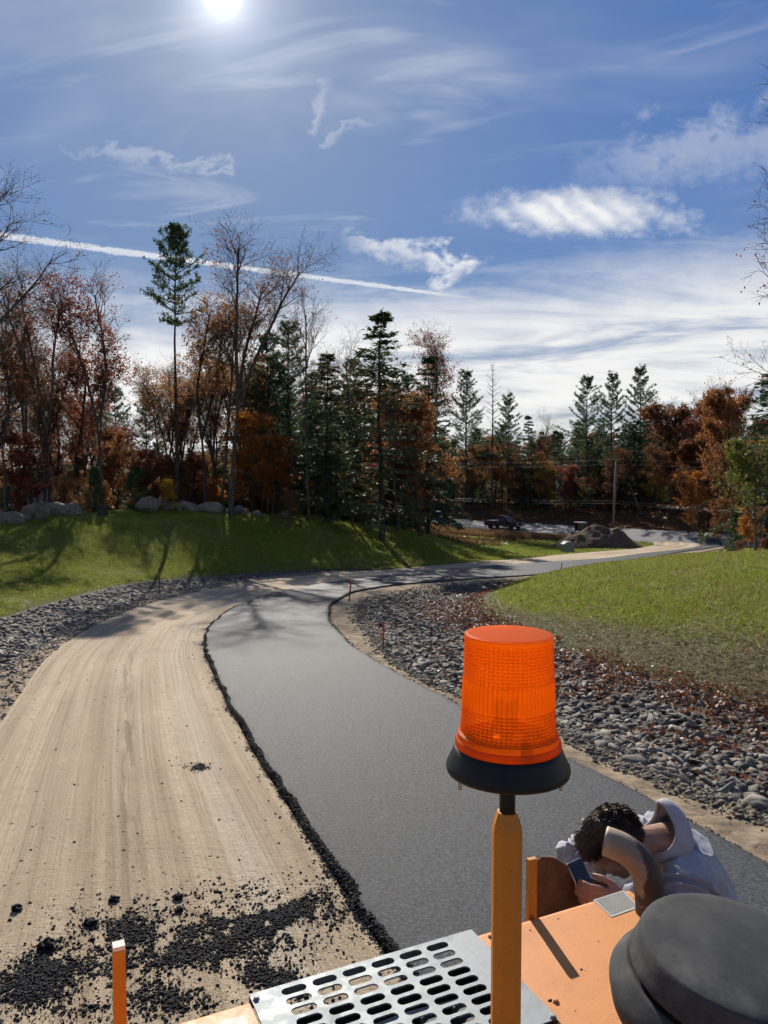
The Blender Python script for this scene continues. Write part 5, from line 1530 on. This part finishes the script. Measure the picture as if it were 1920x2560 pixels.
PE = empty('person', (1.37, 2.86, .07))
tag(PE, 'person in grey hooded sweatshirt bent over a phone behind the orange hood', 'person')
def pl_(v): return np.asarray(v) - np.array((1.37, 2.86, .07))
hc = Vector((.800, 2.70, 1.612))
up_ = Vector((-.72, -.06, .56)).normalized(); fw = Vector((-.56, -.10, -.80)); fw = (fw - up_ * fw.dot(up_)).normalized(); lf = up_.cross(fw).normalized()
if lf.y > 0: lf = -lf
HM = Matrix((lf, fw, up_)).transposed()          # local x = towards the camera side, y = face, z = crown
def hp(x, y, z): return hc + HM @ Vector((x, y, z))
skin = []
skin.append(ell(hp(0, -.012, .02), (.074, .094, .092), HM))
skin.append(ell(hp(0, .028, -.035), (.062, .066, .085), HM))
skin.append(ell(hp(0, .058, -.085), (.034, .032, .026), HM, 2))                                  # chin
skin.append(ell(hp(0, .098, -.022), (.013, .018, .024), HM, 2)); skin.append(ell(hp(0, .090, .004), (.010, .014, .03), HM, 2))   # nose
skin.append(ell(hp(0, .082, .028), (.05, .016, .012), HM, 2))                                    # brow
skin.append(ell(hp(0, .086, -.062), (.024, .012, .009), HM, 2))                                  # mouth
for s_ in (1, -1):
    skin.append(ell(hp(.033 * s_, .078, -.02), (.02, .016, .016), HM, 2))
    skin.append(ell(hp(.077 * s_, -.008, -.012), (.009, .020, .033), HM, 2)); skin.append(ell(hp(.082 * s_, -.012, .008), (.008, .016, .016), HM, 2))   # ears
skin += limb([tuple(hp(0, -.03, -.05)), (.93, 2.745, 1.59), (1.02, 2.775, 1.575)], [.058, .060, .075])
skin += limb([(1.02, 2.775, 1.575), (1.09, 2.80, 1.50), (1.18, 2.84, 1.33), (1.26, 2.88, 1.12)], [.075, .11, .11, .12])
LS, LE, LW = (1.03, 2.63, 1.515), (.965, 2.44, 1.35), (.785, 2.440, 1.542)
RS, RE, RW = (1.06, 2.955, 1.515), (.705, 2.875, 1.475), (.715, 2.64, 1.43)
skin += limb([LS, LE, LW], [.055, .042, .028]); skin += limb([RS, RE, RW], [.055, .042, .028])
for s_ in (-1, 1):
    skin += limb([(1.28, 2.88 + .10 * s_, 1.10), (1.29, 2.87 + .12 * s_, .63), (1.38, 2.86 + .13 * s_, .20), (1.28, 2.86 + .14 * s_, .12)], [.09, .06, .045, .04])
# left hand around the phone: palm, four fingers, thumb
ph_c = Vector((.627, 2.464, 1.592))
pa = Vector((.36, -.48, -.80)).normalized(); pn = Vector((-.48, .64, -.60)).normalized(); pn = (pn - pa * pn.dot(pa)).normalized(); pb_ = pa.cross(pn).normalized()
PHM = Matrix((pb_, pa, pn)).transposed()                     # phone frame: across, towards the hand, out of the screen
fd = Vector((-.95, .10, .20)).normalized(); fs = Vector((.16, -.10, -.98)); fs = (fs - fd * fs.dot(fd)).normalized(); fn = fd.cross(fs).normalized()
if fn.y > 0: fn = -fn                                        # back of the hand, towards the camera
HAM = Matrix((fd, fs, fn)).transposed()
pc = Vector((.700, 2.418, 1.562))
def hq(a_, b_, c_): return pc + fd * a_ + fs * b_ + fn * c_
skin.append(ell(hq(0, 0, 0), (.046, .040, .017), HAM)); skin.append(ell(hq(-.03, .004, -.004), (.034, .032, .019), HAM))
skin += limb([tuple(LW), tuple(hq(-.045, .004, -.002))], [.029, .027])
for i_, ln_ in enumerate((.92, 1.0, .95, .78)):
    o_ = (i_ - 1.5) * .0205; c_ = .004 - abs(i_ - 1.2) * .002
    skin += limb([tuple(hq(.030, o_, c_)), tuple(hq(.030 + .040 * ln_, o_ * 1.04, c_ + .007)), tuple(hq(.030 + .066 * ln_, o_ * 1.0, c_ - .006)), tuple(hq(.030 + .080 * ln_, o_ * .96, c_ - .024))], [.0098, .0092, .0086, .0074], 10)
skin += limb([tuple(hq(-.028, -.030, -.008)), tuple(hq(.004, -.050, -.014)), tuple(hq(.034, -.056, -.022)), tuple(hq(.056, -.054, -.034))], [.014, .0112, .0100, .0082], 10)
# right hand below it
skin.append(ell((.69, 2.575, 1.452), (.035, .04, .020), None)); skin += limb([RW, (.69, 2.575, 1.452)], [.028, .026])
for i_ in range(4):
    o_ = i_ * .017 - .026
    skin += limb([(.672 + o_ * .6, 2.55, 1.462 + o_ * .4), (.655 + o_ * .6, 2.52, 1.478 + o_ * .4), (.650 + o_ * .6, 2.497, 1.50 + o_ * .4), (.652 + o_ * .6, 2.485, 1.522 + o_ * .4)], [.009, .0088, .008, .007], 10)
skin += limb([(.71, 2.56, 1.465), (.715, 2.53, 1.49), (.70, 2.51, 1.51)], [.012, .010, .008], 10)
v, f, nn_ = remesh(skin, .0052, 3)
mk('body', (pl_(v), f), MATS['skin'], PE, True)

# hair: cap and short locks
rh = np.random.default_rng(9)
cap = [ell(hp(0, -.022, .028), (.082, .098, .096), HM), ell(hp(0, .035, .075), (.066, .055, .045), HM, 2)]
v, f, nn_ = remesh(cap, .006, 4)
loc_ = (v - np.array(hc)) @ np.array(HM)
keep_ = ~((loc_[:, 1] > .035) & (loc_[:, 2] < .045)) & ~((loc_[:, 2] < -.045)) & ~((np.abs(loc_[:, 0]) > .06) & (loc_[:, 2] < .0) & (loc_[:, 1] > -.02))
f = [q_ for q_ in f if all(keep_[k_] for k_ in q_)]
hair = mk('hair', (pl_(v), f), MATS['hair_dark'], PE, True)
ids = np.where(keep_)[0]; ids = ids[rh.integers(len(ids), size=5200)]
B0 = v[ids] + rh.normal(0, .003, (len(ids), 3)); Nn = nn_[ids]; lc = loc_[ids]
flow = np.array(up_) * (-.15) + np.array(fw) * .8
D = Nn * .16 + np.where((lc[:, 1] > -.03)[:, None], flow, -np.array(up_) * .8 - np.array(fw) * .1) + rh.normal(0, .24, (len(ids), 3))
D -= Nn * np.minimum((D * Nn).sum(1, keepdims=True), 0); D /= np.linalg.norm(D, axis=1, keepdims=True)
Ls = rh.uniform(.014, .034, (len(ids), 1)) * np.where((lc[:, 2] > .05)[:, None], 1.25, .8)
sd = np.cross(D, Nn); sd /= np.maximum(np.linalg.norm(sd, axis=1, keepdims=True), 1e-5)
Vh = np.stack([B0 - sd * .0016, B0 + sd * .0016, B0 + D * Ls * .6 + Nn * .004 + sd * .0012, B0 + D * Ls], 1).reshape(-1, 3)
mk('hair_locks', (pl_(Vh), np.arange(len(Vh)).reshape(-1, 4)), MATS['hair_dark'], hair)

# hooded sweatshirt
cl_ = []
cl_ += limb([(1.03, 2.78, 1.545), (1.085, 2.80, 1.49), (1.17, 2.84, 1.33), (1.25, 2.88, 1.12), (1.27, 2.88, 1.03)], [.10, .128, .132, .14, .15])
cl_ += limb([(1.06, 2.66, 1.51), LS, LE, LW], [.10, .082, .064, .045]); cl_ += limb([(1.07, 2.90, 1.51), RS, RE, RW], [.10, .080, .060, .045])
cl_.append(ell((1.10, 2.80, 1.485), (.125, .20, .11), Euler((0, .9, 0)).to_matrix()))
cl_.append(ell((1.19, 2.85, 1.26), (.115, .17, .16)))
v, f, nn_ = remesh(cl_, .0068, 5)
# cloth folds: rings round the sleeves, diagonal drags over the back
def seg_t(v, a_, b_):
    a_, b_ = np.array(a_), np.array(b_); d = b_ - a_; L = np.linalg.norm(d); d = d / L
    t_ = np.clip((v - a_) @ d / L, 0, 1); q_ = a_ + d * (t_ * L)[:, None]
    return t_, np.linalg.norm(v - q_, axis=1), L
disp = np.zeros(len(v))
for a_, b_, R_, fr in ((LS, LE, .13, 12), (LE, LW, .085, 12), (RS, RE, .12, 10), (RE, RW, .085, 9)):
    t_, dd_, L = seg_t(v, a_, b_)
    w_ = np.clip(1.3 - dd_ / R_, 0, 1)
    ph_ = t_ * L * 2 * math.pi * fr * 2.4 + 2.2 * vnoise(v[:, 0] + v[:, 1], v[:, 2], .06, 3) + v[:, 2] * 26
    disp += w_ * ((1 - np.abs(np.sin(ph_ * .5))) ** 1.7 - .26) * .062 * (.5 + .6 * (vnoise(v[:, 0] * 2, v[:, 1] * 2 + v[:, 2], .05, 11) * .5 + .5))
t_, dd_, L = seg_t(v, (1.06, 2.78, 1.55), (1.25, 2.88, 1.12))
disp += np.clip(1.2 - dd_ / .22, 0, 1) * (((1 - np.abs(np.sin(v[:, 2] * 24 + v[:, 0] * 16 + 1.8 * vnoise(v[:, 0], v[:, 1] + v[:, 2], .09, 5)))) ** 1.5 - .3) * .014)
disp += vnoise(v[:, 0] * 1.3 + v[:, 2], v[:, 1] - v[:, 2] * .6, .05, 8) * .004
v2 = v + nn_ * disp[:, None]
hd = mk('sweatshirt', (pl_(v2), f), MATS['hoodie_grey'], PE, True)
# cuffs
for a_, b_ in ((LE, LW), (RE, RW)):
    a_, b_ = Vector(a_), Vector(b_); d = (b_ - a_).normalized()
    pr = [b_ - d * .045 + d * (i_ * .011) for i_ in range(6)]
    mk('cuff', (pl_(tube(pr, [.047, .043, .046, .042, .045, .041], 20)[0]), tube(pr, .04, 20)[1]), MATS['hoodie_grey'], hd, True)
# hood fallen back on the shoulders, its opening towards the head
NT, NS = 44, 14
oc = Vector((.965, 2.765, 1.615)); on = Vector((-.80, -.08, .42)).normalized(); ou = Vector((.42, .0, .80)); ou = (ou - on * ou.dot(on)).normalized(); os_ = on.cross(ou)
apex = Vector((1.115, 2.80, 1.535))
V, Fc = [], []
for i_ in range(NS + 1):
    t_ = i_ / NS
    for j_ in range(NT):
        a_ = 2 * math.pi * j_ / NT
        cu, cs = math.cos(a_), math.sin(a_)
        ru = .102 if cu > 0 else .066
        rim = oc + ou * (ru * cu * (1 + .12 * max(cu, 0) ** 4)) + os_ * (.100 * cs) + on * (.02 * math.cos(2 * a_) + .012 * math.sin(3 * a_ + 1))
        bul = math.sin(t_ * math.pi) * .042 + .012 * math.sin(t_ * 9 + a_ * 2) * t_ * (1 - t_) * 4
        out_d = (ou * cu + os_ * cs)
        p = rim.lerp(apex, t_ ** 1.25) + out_d * bul + Vector((0, 0, .006 * math.sin(a_ * 5 + t_ * 7) * t_))
        V.append(tuple(p))
for i_ in range(NS):
    for j_ in range(NT): Fc.append((i_ * NT + j_, i_ * NT + (j_ + 1) % NT, (i_ + 1) * NT + (j_ + 1) % NT, (i_ + 1) * NT + j_))
o = mk('hood', (pl_(V), Fc), MATS['hoodie_grey'], hd, True)
md = o.modifiers.new('s', 'SOLIDIFY'); md.thickness = .007; md.offset = -1
o.modifiers.new('d', 'SUBSURF').render_levels = 1
ring = [tuple(Vector(V[j_ % NT])) for j_ in range(NT + 1)]
mk('hood_hem', (pl_(tube(ring, .0065, 8, False)[0]), tube(ring, .0065, 8, False)[1]), MATS['hoodie_grey'], hd, True)
tr_ = []
for s_ in (-1, 1):
    tr_ += limb([(1.28, 2.88 + .085 * s_, 1.06), (1.29, 2.87 + .12 * s_, .63), (1.38, 2.86 + .13 * s_, .22)], [.125, .088, .075])
tr_.append(ell((1.285, 2.88, 1.08), (.135, .17, .12)))
v, f, nn_ = remesh(tr_, .014, 4)
mk('trousers', (pl_(v + nn_ * (vnoise(v[:, 0], v[:, 2] + v[:, 1], .07, 4) * .005)[:, None]), f), MATS['trousers_dark'], PE, True)
for s_ in (-1, 1):
    v, f, nn_ = remesh([ell((1.36, 2.86 + .13 * s_, .17), (.065, .055, .10)), ell((1.28, 2.86 + .135 * s_, .115), (.14, .052, .045))], .01, 3)
    v[:, 2] = np.maximum(v[:, 2], .07)
    mk('boot', (pl_(v), f), MATS['boot_leather'], PE, True)
# phone
PHN = empty('smartphone', ph_c); tag(PHN, 'dark smartphone held by the person in the grey sweatshirt', 'phone')
Me = PHM.to_4x4()
mk('case', xf(box((0, 0, 0), (.072, .148, .0075), .003), Me), MATS['phone_edge'], PHN)
mk('screen', xf(box((0, 0, .0042), (.067, .143, .0014), .0005), Me), MATS['phone_body'], PHN)
mk('back_cover', xf(box((0, 0, -.0042), (.068, .144, .0014), .0005), Me), MATS['phone_body'], PHN)

for o_ in (PE, PHN): o_.location = Vector(o_.location) + Vector((.03, .0, -.045))
# worker far down at the street
mat('vest_yellow', (.55, .62, .08), .8, (.45, .5, .06), 20); mat('jacket_black', (.02, .02, .025), .9, (.03, .03, .035), 20); mat('jeans_pale', (.30, .32, .35), .9, (.24, .26, .3), 20)
wx, wy = gxy(702, 88.5); wz = Hs(wx, wy) + .03
WK = empty('person', (wx, wy, wz), R(200)); tag(WK, 'distant worker in dark top and pale trousers standing where road meets street', 'person')
bd = limb([(0, 0, 1.0), (0, .0, 1.25), (0, 0, 1.42), (0, .01, 1.5)], [.13, .15, .13, .06]) + [ell((0, .02, 1.62), (.085, .10, .125))]
for s_ in (-1, 1):
    bd += limb([(.19 * s_, 0, 1.40), (.25 * s_, .05, 1.12), (.18 * s_, .22, 1.02), (.16 * s_, .28, 1.01)], [.055, .045, .035, .045])
    bd += limb([(.09 * s_, 0, .95), (.10 * s_, .02, .5), (.11 * s_, -.02, .08), (.11 * s_, .10, .05)], [.085, .06, .045, .045])
v, f, nn_ = remesh(bd, .022, 2); mk('body', (v, f), MATS['skin'], WK, True)
v, f, nn_ = remesh(limb([(0, 0, .98), (0, .0, 1.25), (0, 0, 1.43)], [.17, .18, .14]) + sum([limb([(.19 * s_, 0, 1.41), (.25 * s_, .05, 1.12), (.18 * s_, .22, 1.02)], [.075, .06, .05]) for s_ in (-1, 1)], []), .025, 2)
mk('jacket', (v, f), MATS['jacket_black'], WK, True)
v, f, nn_ = remesh(sum([limb([(.08 * s_, 0, .98), (.10 * s_, .02, .5), (.11 * s_, -.02, .1)], [.11, .085, .07]) for s_ in (-1, 1)], []), .025, 2)
mk('trousers', (v, f), MATS['jeans_pale'], WK, True)
mk('vest', lathe([(.19, 1.12), (.195, 1.2), (.19, 1.3), (.15, 1.4)], 20, False), MATS['vest_yellow'], WK, True)
mk('cap', join(xf(lathe([(.105, 0), (.105, .05), (.07, .09), (.01, .1)], 16), Matrix.Translation((0, .02, 1.66))), box((0, .14, 1.67), (.14, .1, .012), .004)), MATS['jacket_black'], WK, True)

# ------------------------------------------------------------------ pickups
mat('tyre', (.02, .02, .02), .9, (.03, .03, .03), 20); mat('rim_metal', (.35, .35, .36), .35, metal=.8); mat('window_glass', (.02, .028, .035), .08, (.03, .04, .05), 4, spec=.8)
mat('navy_paint', (.012, .022, .05), .25, (.016, .028, .06), 6, coat=.6); mat('silver_paint', (.45, .46, .47), .3, (.5, .5, .5), 6, coat=.4); mat('black_trim', (.015, .015, .016), .5, (.025, .025, .025), 20)
mat('lamp_glass', (.7, .72, .75), .15, (.6, .6, .62), 20)
def pickup(x, y, ang_, paint, bedpaint, label, flat=False):
    e = empty('pickup_truck', (x, y, Hs(x, y) + .03), ang_)
    tag(e, label, 'pickup', 'pickups parked on the street')
    sl = math.atan2(Hs(x + math.cos(ang_) * 2, y + math.sin(ang_) * 2) - Hs(x - math.cos(ang_) * 2, y - math.sin(ang_) * 2), 4)
    e.rotation_euler = (0, -sl, ang_)
    def ext(pts, w, m_, name, parent=e, taper=0.0, bev=.03):
        bm = bmesh.new(); a_ = [bm.verts.new((p[0], -w, p[1])) for p in pts]; b_ = [bm.verts.new((p[0], w, p[1])) for p in pts]
        bm.faces.new(a_); bm.faces.new(b_[::-1])
        for i_ in range(len(pts)): bm.faces.new((a_[i_], b_[i_], b_[(i_ + 1) % len(pts)], a_[(i_ + 1) % len(pts)]))
        if taper:
            for q_ in bm.verts:
                if q_.co.z > 1.3: q_.co.y *= 1 - taper
        bmesh.ops.recalc_face_normals(bm, faces=bm.faces)
        bmesh.ops.bevel(bm, geom=list(bm.edges), offset=bev, segments=2, affect='EDGES')
        return mk(name, bm_out(bm), MATS[m_], parent)
    ext([(-.35, .42), (2.05, .42), (2.75, .48), (2.80, .75), (2.72, 1.05), (1.45, 1.16), (-.35, 1.18)], .98, paint, 'body')
    ext([(-.35, 1.19), (1.30, 1.18), (.62, 1.80), (.35, 1.86), (-.22, 1.86), (-.36, 1.70)], .90, paint, 'cab', taper=.12)
    if flat:
        ext([(-2.75, .86), (-.45, .86), (-.45, .98), (-2.75, .98)], 1.02, bedpaint, 'flat_bed', bev=.01)
        ext([(-.50, .99), (-.42, .99), (-.42, 1.70), (-.50, 1.70)], .95, 'black_trim', 'headboard', bev=.01)
    else:
        b_ = ext([(-2.80, .45), (-.39, .45), (-.39, 1.16), (-2.80, 1.16)], .97, paint, 'bed')
        ext([(-2.74, 1.165), (-.45, 1.165), (-.45, 1.185), (-2.74, 1.185)], .90, bedpaint, 'bed_cover', bev=.005)
    for s_ in (-1, 1):
        w0 = .935 * s_
        def glass(pts, name):
            mk(name, ([(px_, s_ * (.905 - (pz - 1.2) / .66 * .10 + .012), pz) for px_, pz in pts] + [(px_, s_ * (.885 - (pz - 1.2) / .66 * .10), pz) for px_, pz in pts], [(0, 1, 2, 3), (7, 6, 5, 4), (0, 4, 5, 1), (1, 5, 6, 2), (2, 6, 7, 3), (3, 7, 4, 0)]), MATS['window_glass'], e)
        glass([(-.28, 1.26), (.36, 1.26), (.36, 1.76), (-.2, 1.76)], 'side_window'); glass([(.42, 1.26), (1.1, 1.26), (.62, 1.70), (.42, 1.76)], 'side_window')
        mk('headlight', box((2.745, .72 * s_, .88), (.09, .34, .17), .02), MATS['lamp_glass'], e)
        mk('mirror', box((1.02, 1.06 * s_, 1.27), (.10, .20, .18), .03), MATS['black_trim'], e)
        for wx_ in (1.85, -1.75):
            wm = mk('tyre', [tuple(p) for p in []] and None or xf(lathe([(.22, -.13), (.36, -.13), (.385, -.09), (.385, .09), (.36, .13), (.22, .13)], 24), Matrix.Translation((wx_, .86 * s_, .385)) @ Matrix.Rotation(math.pi / 2, 4, 'X')), MATS['tyre'], e)
            mk('rim', xf(lathe([(.03, -.10), (.225, -.11), (.225, .11), (.03, .10)], 20), Matrix.Translation((wx_, .86 * s_, .385)) @ Matrix.Rotation(math.pi / 2, 4, 'X')), MATS['rim_metal'], wm)
    mk('windscreen', ([(1.22, -.80, 1.25), (1.22, .80, 1.25), (.70, .72, 1.745), (.70, -.72, 1.745), (1.20, -.80, 1.24), (1.20, .80, 1.24), (.68, .72, 1.73), (.68, -.72, 1.73)], [(0, 1, 2, 3), (7, 6, 5, 4), (0, 4, 5, 1), (1, 5, 6, 2), (2, 6, 7, 3), (3, 7, 4, 0)]), MATS['window_glass'], e)
    mk('grille', box((2.80, 0, .86), (.04, 1.02, .26), .01), MATS['black_trim'], e)
    mk('front_bumper', box((2.84, 0, .58), (.14, 1.86, .2), .03), MATS['rim_metal'], e)
    mk('rear_bumper', box((-2.86, 0, .55), (.14, 1.8, .16), .03), MATS['black_trim'], e)
    return e
sa_ = math.atan2(-ED[1], -ED[0])
def on_street(s_, t_): return E0[0] + ED[0] * s_ + EN[0] * t_, E0[1] + ED[1] * s_ + EN[1] * t_
x, y = on_street(21.5, 2.6); pickup(x, y, sa_, 'navy_paint', 'silver_paint', 'dark blue pickup truck parked on the street, front to the right')
x, y = on_street(34.5, 2.6); pickup(x, y, sa_, 'silver_paint', 'silver_paint', 'white flatbed pickup parked behind the dark blue one', True)
# flat trailer behind the white pickup
x, y = on_street(40.5, 2.6)
e = empty('flat_trailer', (x, y, Hs(x, y) + .03), sa_); tag(e, 'low pale trailer hitched behind the white flatbed pickup', 'trailer')
mk('deck', box((0, 0, .75), (3.6, 1.9, .12), .02), MATS['silver_paint'], e); mk('side_board', box((0, -.95, 1.0), (3.6, .05, .4), .01), MATS['silver_paint'], e); mk('side_board', box((0, .95, 1.0), (3.6, .05, .4), .01), MATS['silver_paint'], e)
mk('drawbar', box((2.2, 0, .6), (1.0, .1, .1), .01), MATS['black_trim'], e)
for s_ in (-1, 1):
    mk('tyre', xf(lathe([(.1, -.1), (.33, -.1), (.35, -.06), (.35, .06), (.33, .1), (.1, .1)], 20), Matrix.Translation((-.2, .98 * s_, .35)) @ Matrix.Rotation(math.pi / 2, 4, 'X')), MATS['tyre'], e)

# ------------------------------------------------------------------ soil mound, utility box, mini excavator
bm = bmesh.new(); bmesh.ops.create_grid(bm, x_segments=70, y_segments=54, size=1)
MXc, MYc = 23.4, 84.6
co = np.array([q.co[:] for q in bm.verts]); X = co[:, 0] * 5.6; Y = co[:, 1] * 4.2
rr_ = np.sqrt((X / 5.2) ** 2 + (Y / 3.8) ** 2)
hgt = 2.25 * np.clip(1 - rr_, 0, 1) ** .85 * (1 + .22 * vnoise(X, Y, 1.6, 2)) + .25 * vnoise(X, Y, .7, 3) * np.clip(1.2 - rr_, 0, 1) + .10 * vnoise(X, Y, .3, 6) * np.clip(1.2 - rr_, 0, 1)
hgt = hgt + .7 * np.exp(-((X - 2.2) ** 2 + (Y + .5) ** 2) / 2.2) - .25 * np.clip(rr_ - .85, 0, 1) * 3
Z = H(X + MXc, Y + MYc) + hgt - .02
Mz0 = Hs(MXc, MYc)
for q, z_, a_, b_ in zip(bm.verts, Z, X, Y): q.co = (a_, b_, z_ - Mz0)
tag(mk('soil_mound', bm_out(bm), MATS['mound_soil'], None, True, loc=(MXc, MYc, Hs(MXc, MYc))), 'heap of dark brown soil beside the junction with the street', 'mound')
mat('box_grey', (.20, .225, .215), .7, (.16, .18, .17), 6)
bxx, byy = gxy(568, 73.5)
e = empty('utility_box', (bxx, byy, Hs(bxx, byy) - .05), R(12)); tag(e, 'pale grey utility box with sloped lid beside the soil mound', 'utility box')
mk('cabinet', box((0, 0, .42), (1.08, .8, .84), .02), MATS['box_grey'], e)
n_ = [(-.56, .845), (.56, .845), (.22, 1.10), (-.22, 1.10)]
mk('lid', ([(a_, -.42, b_) for a_, b_ in n_] + [(a_ * .98, .42, b_) for a_, b_ in n_], [(0, 1, 2, 3), (7, 6, 5, 4), (0, 4, 5, 1), (1, 5, 6, 2), (2, 6, 7, 3), (3, 7, 4, 0)]), MATS['box_grey'], e)
mk('door_panel', box((0, -.408, .42), (.92, .012, .68), .004), MATS['box_grey'], e)
mat('machine_teal', (.03, .07, .075), .5, (.04, .09, .095), 8); mat('machine_dark', (.025, .025, .027), .6, (.04, .04, .04), 10)
x, y = gxy(580, 91.5)
e = empty('mini_excavator', (x, y, Hs(x, y)), R(15)); tag(e, 'small dark excavator with pale cab roof behind the soil mound', 'excavator')
for s_ in (-1, 1): mk('crawler_track', box((0, .55 * s_, .28), (1.7, .35, .55), .2), MATS['machine_dark'], e)
mk('house', box((-.1, 0, .95), (1.5, 1.35, .75), .12), MATS['machine_teal'], e)
cb = mk('cab', join(*[box((a_, b_, 1.85), (.07, .07, 1.15), .01) for a_ in (-.35, .55) for b_ in (-.55, .5)]), MATS['machine_dark'], e)
mk('cab_roof', box((.1, 0, 2.46), (1.15, 1.25, .12), .04), MATS['silver_paint'], e)
for s_ in (-.56, .51): mk('cab_window', box((.1, s_, 1.9), (.84, .012, .95), .003), MATS['window_glass'], e)
mk('boom', tube([(.7, -.3, 1.2), (1.3, -.3, 2.0), (1.9, -.3, 2.25), (2.4, -.3, 2.05)], [.13, .14, .12, .09], 8), MATS['machine_dark'], e)
mk('stick', tube([(2.4, -.3, 2.1), (2.75, -.3, 1.3)], [.09, .07], 8), MATS['machine_teal'], e)
mk('bucket', box((2.7, -.3, 1.05), (.4, .5, .4), .08), MATS['machine_dark'], e)

# ------------------------------------------------------------------ utility pole, wires, leaning trunk
mat('pole_wood', (.22, .19, .155), .9, (.15, .125, .10), 3, bump=.01, bscale=14)
mat('wire_metal', (.20, .21, .22), .5, metal=.2)
px0, py0 = gxy(613, 97); pz0 = Hs(px0, py0)
ptop = topz(461, 97)
e = empty('utility_pole', (px0, py0, pz0 - .2)); e.rotation_euler = (0, R(2.0), 0)
tag(e, 'leaning wooden utility pole rising behind the soil mound', 'pole')
hp_ = ptop - pz0 + .2
mk('pole', tube([(0, 0, 0), (0, 0, hp_ * .5), (0, 0, hp_)], [.17, .15, .12], 14), MATS['pole_wood'], e, True)
mk('insulator', tube([(0, 0, hp_), (0, 0, hp_ + .25)], .04, 10), MATS['box_grey'], e)
mk('bracket', box((0, -.2, hp_ - .35), (.08, .5, .08), .01), MATS['machine_dark'], e)
def wire(p, q, sag, lab, r=.016):
    p, q = Vector(p), Vector(q)
    pts = [p.lerp(q, t_) - Vector((0, 0, sag * 4 * t_ * (1 - t_))) for t_ in np.linspace(0, 1, 25)]
    o = mk('power_line', tube([tuple(a_ - p) for a_ in pts], r, 5), MATS['wire_metal'], loc=p)
    return tag(o, lab, 'wire', 'overhead wires')
tx = px0 + math.sin(R(2.0)) * hp_
for dz_, lab in ((.2, 'uppermost wire'), (-.4, 'second wire from the top'), (-5.0, 'upper one of the two lowest wires'), (-5.35, 'lowest wire')):
    z_ = ptop + dz_ - 0; xx = px0 + math.sin(R(2.0)) * (hp_ + dz_)
    wire((xx, py0, z_), (xx - 40, py0 + 36, z_ + .6), .55, lab + ' strung left from the utility pole')
    wire((xx, py0, z_), (xx + 36, py0 - 33, z_ - .4), .55, lab + ' strung right from the utility pole')
x0_, y0_ = gxy(642, 110); z0_ = Hs(x0_, y0_); x1_, _ = gxy(630.5, 110)
e = empty('leaning_pole', (x0_, y0_, z0_ - .2)); tag(e, 'thin pale leaning trunk right of the utility pole', 'trunk')
mk('trunk', tube([(0, 0, 0), ((x1_ - x0_) * .5 + .08, 0, (topz(487, 110) - z0_) * .5), (x1_ - x0_, 0, topz(487, 110) - z0_ + .2)], [.10, .085, .05], 8), MATS['pole_wood'], e, True)
x0_, y0_ = gxy(571, 112); z0_ = Hs(x0_, y0_)

# ------------------------------------------------------------------ house behind the trees
mat('siding_pale', (.42, .42, .41), .8, (.37, .37, .37), 2); mat('roof_shingle', (.20, .20, .21), .9, (.14, .14, .15), 5, bump=.01); mat('trim_white', (.7, .7, .7), .6, (.62, .62, .62), 5)
hx, hy = -37.5, 76.0; hz = Hs(hx, hy) - .3
e = empty('house', (hx, hy, hz), R(-6)); tag(e, 'pale house half hidden behind the trees at the left', 'house')
mk('wall', box((0, 0, 2.3), (15, 8, 5.2), .02), MATS['siding_pale'], e)
for i_ in range(18): mk('siding_board', box((0, -4.012, .3 + i_ * .26), (15.0, .02, .235), 0), MATS['siding_pale'], e)
V = [(-7.9, -4.5, 4.85), (7.9, -4.5, 4.85), (7.9, 4.5, 4.85), (-7.9, 4.5, 4.85), (-7.9, 0, 7.2), (7.9, 0, 7.2)]
mk('roof', (V, [(0, 1, 5, 4), (2, 3, 4, 5), (0, 4, 3), (1, 2, 5), (3, 2, 1, 0)]), MATS['roof_shingle'], e)
for x_ in (-6.0, -3.2, 0.4, 3.2, 6.0):
    w_ = mk('window', box((x_, -4.03, 1.5), (1.1, .06, 1.3), .01), MATS['trim_white'], e)
    mk('pane', box((x_, -4.065, 1.82), (.92, .02, .5), 0), MATS['window_glass'], w_); mk('pane', box((x_, -4.065, 1.2), (.92, .02, .5), 0), MATS['window_glass'], w_)
mk('door', box((1.9, -4.03, 1.05), (1.0, .06, 2.1), .01), MATS['trim_white'], e)
